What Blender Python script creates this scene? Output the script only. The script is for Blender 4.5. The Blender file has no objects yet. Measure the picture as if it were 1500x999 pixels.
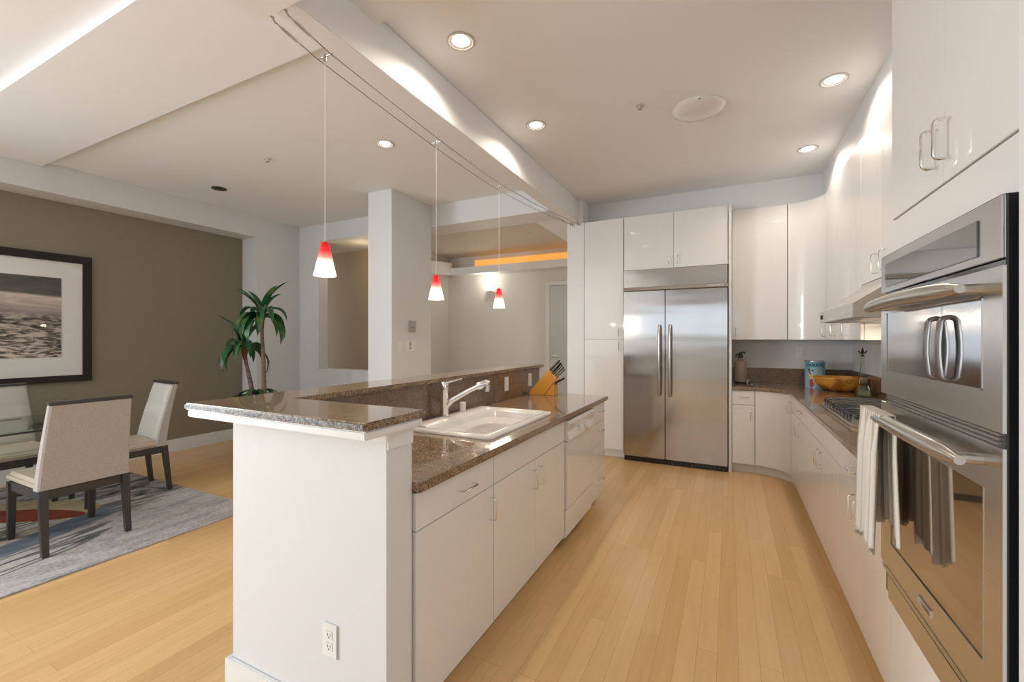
import bpy, bmesh, math, random
from mathutils import Vector, Matrix, Euler
random.seed(7)
SC = bpy.context.scene
COL = SC.collection
PI = math.pi
R = math.radians

# ------------------------------------------------------------------ camera
CAMZ = 1.40
cam_d = bpy.data.cameras.new('camera')
cam = bpy.data.objects.new('camera', cam_d); COL.objects.link(cam)
cam_d.sensor_width = 36.0
cam_d.lens = 36.0 * 640.0 / 1500.0
cam_d.shift_y = -2.5 / 1500.0
cam_d.clip_start = 0.02
cam.location = (0, 0, CAMZ)
cam.rotation_euler = (R(90), 0, math.atan(318.0 / 640.0))
SC.camera = cam
# ------------------------------------------------------------------ world, exposure
SC.view_settings.view_transform = 'Standard'
SC.view_settings.look = 'None'
SC.view_settings.gamma = 1.0
SC.view_settings.use_curve_mapping = False
SC.view_settings.exposure = 1.08
w = bpy.data.worlds.new('sky'); SC.world = w; w.use_nodes = True
wb = w.node_tree.nodes['Background']
wb.inputs[0].default_value = (0.80, 0.90, 1.0, 1); wb.inputs[1].default_value = 0.9

def area(name, loc, rot, sx, sy, power, col, spread=180):
    l = bpy.data.lights.new(name, 'AREA'); l.shape = 'RECTANGLE'
    l.size = sx; l.size_y = sy; l.energy = power; l.color = col; l.spread = R(spread)
    o = bpy.data.objects.new(name, l); COL.objects.link(o)
    o.location = loc; o.rotation_euler = rot
    return o
# daylight through the big windows of the wall behind the camera and the left end of the room
area('window_daylight', (-4.62, -3.62, 1.55), (R(90), 0, R(180)), 2.9, 2.3, 100, (0.88, 0.94, 1.0))
area('window_daylight', (-6.22, -2.10, 1.55), (R(92), 0, R(-90)), 2.2, 2.3, 122, (0.90, 0.95, 1.0))

# ------------------------------------------------------------------ materials
MATS = {}
def newmat(name):
    m = bpy.data.materials.new(name); m.use_nodes = True
    MATS[name] = m
    return m, m.node_tree, m.node_tree.nodes['Principled BSDF']
def P(name, col, rough=0.5, metal=0.0, coat=0.0, spec=0.5, **kw):
    m, nt, b = newmat(name)
    b.inputs['Base Color'].default_value = (*col, 1)
    b.inputs['Roughness'].default_value = rough
    b.inputs['Metallic'].default_value = metal
    b.inputs['Coat Weight'].default_value = coat
    b.inputs['Coat Roughness'].default_value = 0.04
    b.inputs['Specular IOR Level'].default_value = spec
    if 'trans' in kw: b.inputs['Transmission Weight'].default_value = kw['trans']
    if 'ior' in kw: b.inputs['IOR'].default_value = kw['ior']
    if 'emit' in kw:
        b.inputs['Emission Color'].default_value = (*kw['emit'], 1)
        b.inputs['Emission Strength'].default_value = kw['es']
    return m
def nd(nt, t, **kw):
    n = nt.nodes.new(t)
    for k, v in kw.items(): setattr(n, k, v)
    return n
def noise(nt, vec, scale, detail=4, rough=0.5, dist=0.0):
    n = nd(nt, 'ShaderNodeTexNoise'); n.inputs['Scale'].default_value = scale
    n.inputs['Detail'].default_value = detail; n.inputs['Roughness'].default_value = rough
    n.inputs['Distortion'].default_value = dist
    if vec is not None: nt.links.new(vec, n.inputs['Vector'])
    return n
def ramp(nt, fac, stops, interp='LINEAR'):
    r = nd(nt, 'ShaderNodeValToRGB'); r.color_ramp.interpolation = interp
    el = r.color_ramp.elements
    el[0].position = stops[0][0]; el[0].color = (*stops[0][1], 1)
    el[1].position = stops[1][0]; el[1].color = (*stops[1][1], 1)
    for p, c in stops[2:]:
        e = el.new(p); e.color = (*c, 1)
    nt.links.new(fac, r.inputs['Fac'])
    return r
def mapping(nt, scale=(1, 1, 1), loc=(0, 0, 0), rot=(0, 0, 0), src='Object'):
    tc = nd(nt, 'ShaderNodeTexCoord'); mp = nd(nt, 'ShaderNodeMapping')
    mp.inputs['Scale'].default_value = scale; mp.inputs['Location'].default_value = loc
    mp.inputs['Rotation'].default_value = rot
    nt.links.new(tc.outputs[src], mp.inputs['Vector'])
    return mp.outputs['Vector']
def mix(nt, fac, a, b, mode='MIX'):
    n = nd(nt, 'ShaderNodeMix', data_type='RGBA', blend_type=mode)
    for s, v in ((n.inputs[0], fac), (n.inputs[6], a), (n.inputs[7], b)):
        if isinstance(v, (int, float)): s.default_value = v
        elif isinstance(v, tuple): s.default_value = (*v, 1)
        else: nt.links.new(v, s)
    return n.outputs[2]
def bump(nt, b, h, strength=0.2, dist=0.01):
    n = nd(nt, 'ShaderNodeBump'); n.inputs['Strength'].default_value = strength
    n.inputs['Distance'].default_value = dist
    nt.links.new(h, n.inputs['Height']); nt.links.new(n.outputs[0], b.inputs['Normal'])
def mathn(nt, op, a, b=None, c=None):
    n = nd(nt, 'ShaderNodeMath', operation=op)
    for i, v in enumerate((a, b, c)):
        if v is None: continue
        if isinstance(v, (int, float)): n.inputs[i].default_value = v
        else: nt.links.new(v, n.inputs[i])
    return n.outputs[0]

def paint(name, col, rough=0.55):
    m, nt, b = newmat(name)
    v = mapping(nt)
    n = noise(nt, v, 60, 3)
    b.inputs['Base Color'].default_value = (*col, 1); b.inputs['Roughness'].default_value = rough
    b.inputs['Specular IOR Level'].default_value = 0.3
    bump(nt, b, n.outputs[0], 0.04, 0.002)
    return m
paint('wall_paint', (0.735, 0.74, 0.745))
paint('ceiling_paint', (0.865, 0.87, 0.885), 0.7)
paint('olive_paint', (0.27, 0.235, 0.175), 0.6)
paint('tan_paint', (0.40, 0.30, 0.185), 0.6)
paint('cream_paint', (0.76, 0.735, 0.69), 0.6)
P('trim_paint', (0.80, 0.80, 0.79), 0.3)
def lacquer(name, col):
    m, nt, b = newmat(name)
    v = mapping(nt, (1.2, 1.2, 1.2)); n = noise(nt, v, 2.0, 1)
    b.inputs['Base Color'].default_value = (*col, 1); b.inputs['Roughness'].default_value = 0.35
    b.inputs['Coat Weight'].default_value = 0.8; b.inputs['Coat Roughness'].default_value = 0.05
    bump(nt, b, n.outputs[0], 0.02, 0.02)
lacquer('white_lacquer', (0.80, 0.78, 0.765))
P('white_enamel', (0.80, 0.79, 0.76), 0.18, coat=0.6)
P('porcelain', (0.84, 0.82, 0.78), 0.12, coat=1.0)
P('body_and_gap_shade', (0.10, 0.085, 0.07), 0.6)  # dark brown of the fridge body and of the painted gap shade
P('white_plastic', (0.82, 0.82, 0.80), 0.35)
P('grey_plastic', (0.35, 0.34, 0.32), 0.4)
P('chrome', (0.78, 0.77, 0.76), 0.12, 1.0)
P('satin_nickel', (0.55, 0.53, 0.50), 0.28, 1.0)
P('black_plastic', (0.012, 0.012, 0.014), 0.3)
P('black_gloss', (0.01, 0.011, 0.013), 0.12, coat=0.5)
P('cast_iron', (0.022, 0.024, 0.028), 0.45)
P('amber_wood', (0.72, 0.34, 0.055), 0.35, coat=0.3)
P('dark_slot', (0.01, 0.01, 0.01), 0.7)
P('espresso_wood', (0.035, 0.029, 0.026), 0.35, coat=0.2)
P('bronze_glass', (0.30, 0.22, 0.15), 0.04, 0.85, coat=1.0)
P('panel_glass', (0.12, 0.115, 0.11), 0.05, 0.5, coat=1.0)
P('clear_glass', (0.92, 0.97, 0.95), 0.0, trans=1.0, ior=1.25)
P('olive_oil_glass', (0.55, 0.62, 0.45), 0.03, trans=0.9, ior=1.3)
P('brown_stoneware', (0.30, 0.235, 0.19), 0.3)
P('terracotta', (0.09, 0.06, 0.04), 0.4)
P('soil', (0.03, 0.02, 0.012), 0.9)
P('cable_steel', (0.30, 0.28, 0.25), 0.35, 0.8)
P('cord_white', (0.80, 0.79, 0.77), 0.4)
P('lamp_trim', (0.60, 0.58, 0.54), 0.25)
P('lamp_baffle', (0.80, 0.78, 0.74), 0.3, 0.3)
P('lamp_glow', (1, 1, 1), 0.5, emit=(1.0, 0.93, 0.82), es=6)
P('lamp_off', (0.035, 0.033, 0.03), 0.5)
P('cove_glow', (1, 0.6, 0.2), 0.5, emit=(1.0, 0.40, 0.07), es=0.30)
P('sconce_glow', (1, 0.95, 0.85), 0.5, emit=(1.0, 0.90, 0.76), es=1.1)
P('frosted_dome', (0.80, 0.78, 0.75), 0.15, coat=0.6)
P('mat_board', (0.80, 0.79, 0.76), 0.7)
P('door_paint', (0.60, 0.61, 0.61), 0.4)
def thin_glass(name, tint, refl):
    m = bpy.data.materials.new(name); m.use_nodes = True; MATS[name] = m; nt = m.node_tree
    nt.nodes.remove(nt.nodes['Principled BSDF']); out = nt.nodes['Material Output']
    tr = nt.nodes.new('ShaderNodeBsdfTransparent'); tr.inputs[0].default_value = (*tint, 1)
    gl = nt.nodes.new('ShaderNodeBsdfGlossy'); gl.inputs['Roughness'].default_value = 0.0
    fr = nt.nodes.new('ShaderNodeFresnel'); fr.inputs[0].default_value = 1.0 + refl * 9
    mx = nt.nodes.new('ShaderNodeMixShader')
    ge = nt.nodes.new('ShaderNodeNewGeometry'); sb = nt.nodes.new('ShaderNodeMath'); sb.operation = 'SUBTRACT'; sb.inputs[0].default_value = 1.0
    ml = nt.nodes.new('ShaderNodeMath'); ml.operation = 'MULTIPLY'
    nt.links.new(ge.outputs['Backfacing'], sb.inputs[1]); nt.links.new(fr.outputs[0], ml.inputs[0]); nt.links.new(sb.outputs[0], ml.inputs[1])
    nt.links.new(ml.outputs[0], mx.inputs[0]); nt.links.new(tr.outputs[0], mx.inputs[1]); nt.links.new(gl.outputs[0], mx.inputs[2])
    nt.links.new(mx.outputs[0], out.inputs[0])
thin_glass('table_glass', (0.80, 0.90, 0.86), .045)
thin_glass('bottle_glass', (0.80, 0.88, 0.80), .12)
P('olive_oil', (0.10, 0.105, 0.02), 0.1)
P('dark_steel', (0.22, 0.21, 0.205), 0.3, 1.0)
P('black_frame', (0.022, 0.016, 0.013), 0.45, spec=0.3)
P('ink_teal', (0.008, 0.03, 0.04), 0.5)

def mk_steel(name, col, rough, axis, wav=0.05):
    m, nt, b = newmat(name)
    sc = {'x': (0.6, 60, 60), 'y': (60, 0.6, 60), 'z': (60, 60, 0.6)}[axis]
    v = mapping(nt, sc); n = noise(nt, v, 6, 2)
    v2 = mapping(nt, (0.35, 0.5, 2.2)); n2 = noise(nt, v2, 2.2, 1)
    b.inputs['Base Color'].default_value = (*col, 1); b.inputs['Metallic'].default_value = 1.0
    r = nd(nt, 'ShaderNodeMapRange'); r.inputs[3].default_value = rough * 0.8; r.inputs[4].default_value = rough * 1.25
    nt.links.new(n.outputs[0], r.inputs[0]); nt.links.new(r.outputs[0], b.inputs['Roughness'])
    bn = nd(nt, 'ShaderNodeBump'); bn.inputs['Strength'].default_value = wav; bn.inputs['Distance'].default_value = 0.05
    nt.links.new(n2.outputs[0], bn.inputs['Height'])
    bn2 = nd(nt, 'ShaderNodeBump'); bn2.inputs['Strength'].default_value = 0.01; bn2.inputs['Distance'].default_value = 0.0002
    nt.links.new(n.outputs[0], bn2.inputs['Height']); nt.links.new(bn.outputs[0], bn2.inputs['Normal'])
    nt.links.new(bn2.outputs[0], b.inputs['Normal'])
mk_steel('brushed_steel', (0.50, 0.49, 0.48), 0.13, 'x', 0.07)
mk_steel('oven_steel', (0.62, 0.62, 0.62), 0.24, 'y', 0.008)
mk_steel('mirror_steel', (0.60, 0.60, 0.60), 0.07, 'y', 0.004)
mk_steel('hood_steel', (0.70, 0.68, 0.65), 0.25, 'y', 0.008)

def mk_floor():
    m, nt, b = newmat('maple_floor')
    v = mapping(nt, (1, 1, 1), (0.3, 0.13, 0), (0, 0, R(90)))
    br = nd(nt, 'ShaderNodeTexBrick'); br.offset = 0.37; br.offset_frequency = 3
    for k, x in (('Scale', 1.0), ('Mortar Size', 0.0009), ('Mortar Smooth', 0.3), ('Bias', -0.15), ('Brick Width', 1.35), ('Row Height', 0.083)):
        br.inputs[k].default_value = x
    br.inputs['Color1'].default_value = (0.80, 0.53, 0.255, 1)
    br.inputs['Color2'].default_value = (0.70, 0.435, 0.185, 1)
    br.inputs['Mortar'].default_value = (0.48, 0.29, 0.13, 1)
    nt.links.new(v, br.inputs['Vector'])
    v2 = mapping(nt, (14, 0.9, 1)); g = noise(nt, v2, 2.5, 6, 0.6, 0.6)
    gr = ramp(nt, g.outputs[0], [(0.25, (0.92, 0.89, 0.85)), (0.75, (1.03, 1.03, 1.02))])
    c = mix(nt, 1.0, br.outputs['Color'], gr.outputs[0], 'MULTIPLY')
    v3 = mapping(nt, (3, 3, 1)); k = noise(nt, v3, 9, 5, 0.6, 0.4)
    kr = ramp(nt, k.outputs[0], [(0.62, (1, 1, 1)), (0.80, (0.80, 0.68, 0.55))])
    c = mix(nt, 0.7, c, kr.outputs[0], 'MULTIPLY')
    nt.links.new(c, b.inputs['Base Color'])
    b.inputs['Roughness'].default_value = 0.30; b.inputs['Specular IOR Level'].default_value = 0.45
    b.inputs['Coat Weight'].default_value = 0.15; b.inputs['Coat Roughness'].default_value = 0.15
    bump(nt, b, g.outputs[0], 0.03, 0.002)
mk_floor()
def mk_granite(name, rough, stops, coat=0.6):
    m, nt, b = newmat(name)
    v = mapping(nt)
    n = noise(nt, v, 150, 3, 0.7); n2 = noise(nt, v, 22, 5, 0.65, 0.5)
    f = mathn(nt, 'ADD', mathn(nt, 'MULTIPLY', n.outputs[0], 0.80), mathn(nt, 'MULTIPLY', n2.outputs[0], 0.22))
    r = ramp(nt, f, stops)
    nt.links.new(r.outputs[0], b.inputs['Base Color'])
    b.inputs['Roughness'].default_value = rough; b.inputs['Coat Weight'].default_value = coat
    b.inputs['Coat Roughness'].default_value = 0.03
mk_granite('brown_granite', 0.18, [(0.38, (0.05, 0.03, 0.018)), (0.46, (0.16, 0.098, 0.055)), (0.52, (0.25, 0.165, 0.095)), (0.60, (0.42, 0.29, 0.18)), (0.68, (0.50, 0.40, 0.28))])
mk_granite('dark_granite', 0.25, [(0.38, (0.05, 0.03, 0.02)), (0.47, (0.14, 0.08, 0.053)), (0.54, (0.20, 0.125, 0.085)), (0.62, (0.28, 0.22, 0.16)), (0.70, (0.34, 0.30, 0.25))])
mk_granite('daylit_granite_edge', 0.55, [(0.40, (0.03, 0.03, 0.03)), (0.47, (0.11, 0.11, 0.11)), (0.53, (0.22, 0.22, 0.21)), (0.60, (0.36, 0.35, 0.34)), (0.70, (0.48, 0.47, 0.45))], 0.1)  # grey of bluish daylight on the edge, put into the stone colour

def fabric(name, col, col2, scale=260):
    m, nt, b = newmat(name)
    v = mapping(nt); n = noise(nt, v, scale, 2)
    r = ramp(nt, n.outputs[0], [(0.35, col2), (0.65, col)])
    nt.links.new(r.outputs[0], b.inputs['Base Color']); b.inputs['Roughness'].default_value = 0.85
    b.inputs['Sheen Weight'].default_value = 0.2
    bump(nt, b, n.outputs[0], 0.25, 0.002)
fabric('linen', (0.50, 0.455, 0.42), (0.37, 0.335, 0.31))
P('seat_leather', (0.52, 0.44, 0.34), 0.4)
P('back_leather', (0.50, 0.48, 0.43), 0.45)

def mk_towel():
    m, nt, b = newmat('striped_towel')
    tc = nd(nt, 'ShaderNodeTexCoord'); sx = nd(nt, 'ShaderNodeSeparateXYZ')
    nt.links.new(tc.outputs['UV'], sx.inputs[0])
    s = mathn(nt, 'SINE', mathn(nt, 'MULTIPLY', sx.outputs[0], 62.8))
    r = ramp(nt, mathn(nt, 'ADD', mathn(nt, 'MULTIPLY', s, 0.5), 0.5), [(0.3, (0.72, 0.69, 0.63)), (0.75, (0.50, 0.44, 0.36))])
    nt.links.new(r.outputs[0], b.inputs['Base Color']); b.inputs['Roughness'].default_value = 0.95
    n = noise(nt, mapping(nt), 300, 2); bump(nt, b, n.outputs[0], 0.4, 0.003)
mk_towel()
def mk_wicker():
    m, nt, b = newmat('woven_rattan')
    tc = nd(nt, 'ShaderNodeTexCoord'); sx = nd(nt, 'ShaderNodeSeparateXYZ')
    nt.links.new(tc.outputs['Object'], sx.inputs[0])
    ang = mathn(nt, 'ARCTAN2', sx.outputs[1], sx.outputs[0])
    a = mathn(nt, 'SINE', mathn(nt, 'MULTIPLY', ang, 60)); z = mathn(nt, 'SINE', mathn(nt, 'MULTIPLY', sx.outputs[2], 420))
    f = mathn(nt, 'ADD', mathn(nt, 'MULTIPLY', mathn(nt, 'MULTIPLY', a, z), 0.5), 0.5)
    r = ramp(nt, f, [(0.2, (0.40, 0.13, 0.015)), (0.7, (0.90, 0.46, 0.08))])
    c = noise(nt, tc.outputs['Object'], 9, 2); cr = ramp(nt, c.outputs[0], [(0.42, (0.45, 0.28, 0.14)), (0.5, (1, 1, 1))])
    nt.links.new(mix(nt, 0.8, r.outputs[0], cr.outputs[0], 'MULTIPLY'), b.inputs['Base Color'])
    b.inputs['Roughness'].default_value = 0.35; bump(nt, b, f, 0.5, 0.004)
mk_wicker()
def mk_leaf():
    m, nt, b = newmat('leaf_green')
    n = noise(nt, mapping(nt), 6, 3)
    r = ramp(nt, n.outputs[0], [(0.35, (0.012, 0.075, 0.03)), (0.5, (0.03, 0.13, 0.045)), (0.68, (0.13, 0.22, 0.05))])
    nt.links.new(r.outputs[0], b.inputs['Base Color']); b.inputs['Roughness'].default_value = 0.35
mk_leaf()
def mk_bark():
    m, nt, b = newmat('palm_bark')
    n = noise(nt, mapping(nt, (1, 1, 6)), 14, 4)
    r = ramp(nt, n.outputs[0], [(0.3, (0.10, 0.065, 0.05)), (0.7, (0.27, 0.20, 0.16))])
    nt.links.new(r.outputs[0], b.inputs['Base Color']); b.inputs['Roughness'].default_value = 0.8
mk_bark()
P('red_stem', (0.28, 0.05, 0.03), 0.5)
def mk_shade():
    m, nt, b = newmat('red_white_glass')
    tc = nd(nt, 'ShaderNodeTexCoord'); sx = nd(nt, 'ShaderNodeSeparateXYZ')
    nt.links.new(tc.outputs['Object'], sx.inputs[0])
    f = mathn(nt, 'MULTIPLY', mathn(nt, 'MULTIPLY', sx.outputs[2], -1), 1 / 0.16)   # 0 at the top, 1 at the rim
    r = ramp(nt, f, [(0.02, (0.70, 0.006, 0.010)), (0.28, (0.90, 0.02, 0.03)), (0.46, (1.0, 0.22, 0.17)), (0.58, (1.0, 0.62, 0.48)), (0.72, (1.0, 0.93, 0.82)), (1.0, (1.0, 0.96, 0.88))])
    nt.links.new(r.outputs[0], b.inputs['Base Color']); nt.links.new(r.outputs[0], b.inputs['Emission Color'])
    st = ramp(nt, f, [(0.0, (0.10,) * 3), (0.40, (0.45,) * 3), (0.62, (0.9,) * 3), (1.0, (1.0,) * 3)])
    nt.links.new(st.outputs[0], b.inputs['Emission Strength']); b.inputs['Roughness'].default_value = 0.2
mk_shade()
def mk_photo_print():
    m, nt, b = newmat('sepia_print')
    tc = nd(nt, 'ShaderNodeTexCoord'); sx = nd(nt, 'ShaderNodeSeparateXYZ')
    nt.links.new(tc.outputs['Object'], sx.inputs[0])   # object y along the wall, z up, origin at the print's centre
    y, z = sx.outputs[1], sx.outputs[2]
    n = noise(nt, mapping(nt, (1, .8, 3.2)), 3.0, 8, 0.65, 1.2)
    n2 = noise(nt, mapping(nt, (1, .9, 3.6)), 4.6, 9, 0.62, 2.8)
    zz = mathn(nt, 'ADD', z, mathn(nt, 'MULTIPLY', y, 0.06))
    sky = ramp(nt, mathn(nt, 'ADD', mathn(nt, 'MULTIPLY', zz, 1.23), 0.5), [(0.0, (0.30,) * 3), (0.36, (0.26,) * 3), (0.50, (0.20,) * 3), (0.60, (0.30,) * 3), (0.70, (0.50,) * 3), (0.80, (0.72,) * 3), (0.83, (0.11,) * 3), (1.0, (0.075,) * 3)])
    low = ramp(nt, n2.outputs[0], [(0.40, (0.12,) * 3), (0.48, (0.6,) * 3), (0.53, (1.6,) * 3), (0.62, (2.6,) * 3)])
    hi = ramp(nt, n.outputs[0], [(0.3, (0.55,) * 3), (0.7, (1.3,) * 3)])
    msk = ramp(nt, mathn(nt, 'ADD', mathn(nt, 'MULTIPLY', zz, 1.23), 0.5), [(0.52, (0,) * 3), (0.60, (1,) * 3)])
    f = mix(nt, msk.outputs[0], low.outputs[0], hi.outputs[0])
    c = mix(nt, 1.0, sky.outputs[0], f, 'MULTIPLY')
    c = mix(nt, 1.0, c, (1.0, 0.86, 0.76), 'MULTIPLY')
    nt.links.new(c, b.inputs['Base Color']); b.inputs['Roughness'].default_value = 0.5
mk_photo_print()
def mk_rug():
    m, nt, b = newmat('abstract_rug')
    tc = nd(nt, 'ShaderNodeTexCoord'); sx = nd(nt, 'ShaderNodeSeparateXYZ')
    nt.links.new(tc.outputs['Object'], sx.inputs[0])
    x, y = sx.outputs[0], sx.outputs[1]
    vr = mapping(nt, (3.4, 1.0, 1), (0, 0, 0), (0, 0, R(-62)))
    n = noise(nt, vr, 2.6, 10, 0.74, 0.5)
    base = ramp(nt, n.outputs[0], [(0.38, (0.035, 0.04, 0.035)), (0.45, (0.13, 0.13, 0.11)), (0.50, (0.30, 0.26, 0.235)), (0.56, (0.48, 0.43, 0.42)), (0.63, (0.15, 0.14, 0.115))])
    pale = noise(nt, mapping(nt), 55, 5, 0.75); pr = ramp(nt, pale.outputs[0], [(0.36, (0.36, 0.33, 0.34)), (0.5, (0.58, 0.55, 0.56)), (0.66, (0.72, 0.69, 0.69))])
    w1 = noise(nt, mapping(nt), 2.2, 4)
    def lin(ax, ay, c0): return mathn(nt, 'ADD', mathn(nt, 'ADD', mathn(nt, 'MULTIPLY', x, ax), mathn(nt, 'MULTIPLY', y, ay)), c0)
    mk = ramp(nt, mathn(nt, 'ADD', lin(1, .39, 3.68), mathn(nt, 'MULTIPLY', w1.outputs[0], 0.25)), [(0.08, (0,) * 3), (0.20, (1,) * 3)])
    c = mix(nt, mk.outputs[0], base.outputs[0], mix(nt, 0.40, pr.outputs[0], base.outputs[0]))
    ycut = ramp(nt, mathn(nt, 'MULTIPLY', y, 0.5), [(0.86, (1,) * 3), (0.93, (0,) * 3)])
    u = mathn(nt, 'ADD', lin(1, .39, 3.79), mathn(nt, 'MULTIPLY', w1.outputs[0], 0.16))
    for off, hw, colr, am in ((-.065, .075, (0.105, 0.125, 0.165), .9), (.055, .03, (0.12, 0.14, 0.18), .85), (-.20, .02, (0.42, 0.32, 0.22), .6)):
        q = ramp(nt, mathn(nt, 'ABSOLUTE', mathn(nt, 'SUBTRACT', u, .05 + off)), [(hw, (1,) * 3), (hw + .02, (0,) * 3)])
        c = mix(nt, mathn(nt, 'MULTIPLY', mathn(nt, 'MULTIPLY', q.outputs[0], ycut.outputs[0]), am), c, colr)
    # dark looping lines: long thin ovals
    for ex, ey, a_, b_, an in ((-3.93, .93, .58, .055, 14), (-4.00, .85, .70, .05, 17), (-3.86, .72, .72, .085, 12), (-5.1, 1.95, .5, .10, -60)):
        ca, sa = math.cos(R(an)), math.sin(R(an))     # long axis = y turned by an
        ly = lin(-sa, ca, sa * ex - ca * ey); lx = lin(ca, sa, -(ca * ex + sa * ey))
        lx = mathn(nt, 'ADD', lx, mathn(nt, 'MULTIPLY', mathn(nt, 'SUBTRACT', w1.outputs[0], .5), .10))
        q = mathn(nt, 'SQRT', mathn(nt, 'ADD', mathn(nt, 'POWER', mathn(nt, 'ABSOLUTE', mathn(nt, 'MULTIPLY', ly, 1 / a_)), 2), mathn(nt, 'POWER', mathn(nt, 'ABSOLUTE', mathn(nt, 'MULTIPLY', lx, 1 / b_)), 2)))
        q = ramp(nt, mathn(nt, 'ABSOLUTE', mathn(nt, 'SUBTRACT', q, 1)), [(.006 / b_, (1,) * 3), (.010 / b_, (0,) * 3)])
        c = mix(nt, mathn(nt, 'MULTIPLY', q.outputs[0], .8), c, (0.075, 0.075, 0.085))
    # rust-red lens with a pale seam
    cx, cy, a = -5.06, 1.32, R(30)
    dx = mathn(nt, 'SUBTRACT', x, cx); dy = mathn(nt, 'SUBTRACT', y, cy)
    lx = mathn(nt, 'ADD', mathn(nt, 'MULTIPLY', dx, math.cos(a)), mathn(nt, 'MULTIPLY', dy, math.sin(a)))
    ly = mathn(nt, 'SUBTRACT', mathn(nt, 'MULTIPLY', dy, math.cos(a)), mathn(nt, 'MULTIPLY', dx, math.sin(a)))
    def ell(k, o=0.0):
        q = mathn(nt, 'ADD', mathn(nt, 'POWER', mathn(nt, 'ABSOLUTE', mathn(nt, 'MULTIPLY', lx, 1 / 0.55)), 2), mathn(nt, 'POWER', mathn(nt, 'ABSOLUTE', mathn(nt, 'MULTIPLY', mathn(nt, 'SUBTRACT', ly, o), 1 / k)), 2))
        return mathn(nt, 'LESS_THAN', q, 1.0)
    c = mix(nt, mathn(nt, 'MULTIPLY', ell(0.26, 0.10), 0.8), c, (0.33, 0.24, 0.13))
    c = mix(nt, ell(0.13), c, (0.17, 0.035, 0.018))
    nt.links.new(c, b.inputs['Base Color']); b.inputs['Roughness'].default_value = 0.95
    b.inputs['Specular IOR Level'].default_value = 0.15
    bump(nt, b, pale.outputs[0], 0.3, 0.004)
mk_rug()
def mk_tin():
    m, nt, b = newmat('printed_tin')
    tc = nd(nt, 'ShaderNodeTexCoord'); sx = nd(nt, 'ShaderNodeSeparateXYZ')
    nt.links.new(tc.outputs['Object'], sx.inputs[0])
    z = sx.outputs[2]; n = noise(nt, tc.outputs['Object'], 7, 3)
    c = ramp(nt, mathn(nt, 'MULTIPLY', z, 3.6), [(0.0, (0.35, 0.55, 0.68)), (0.5, (0.25, 0.48, 0.60)), (0.95, (0.12, 0.33, 0.42))]).outputs[0]
    nt.links.new(c, b.inputs['Base Color']); b.inputs['Roughness'].default_value = 0.3; b.inputs['Coat Weight'].default_value = 0.5
mk_tin()

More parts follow.
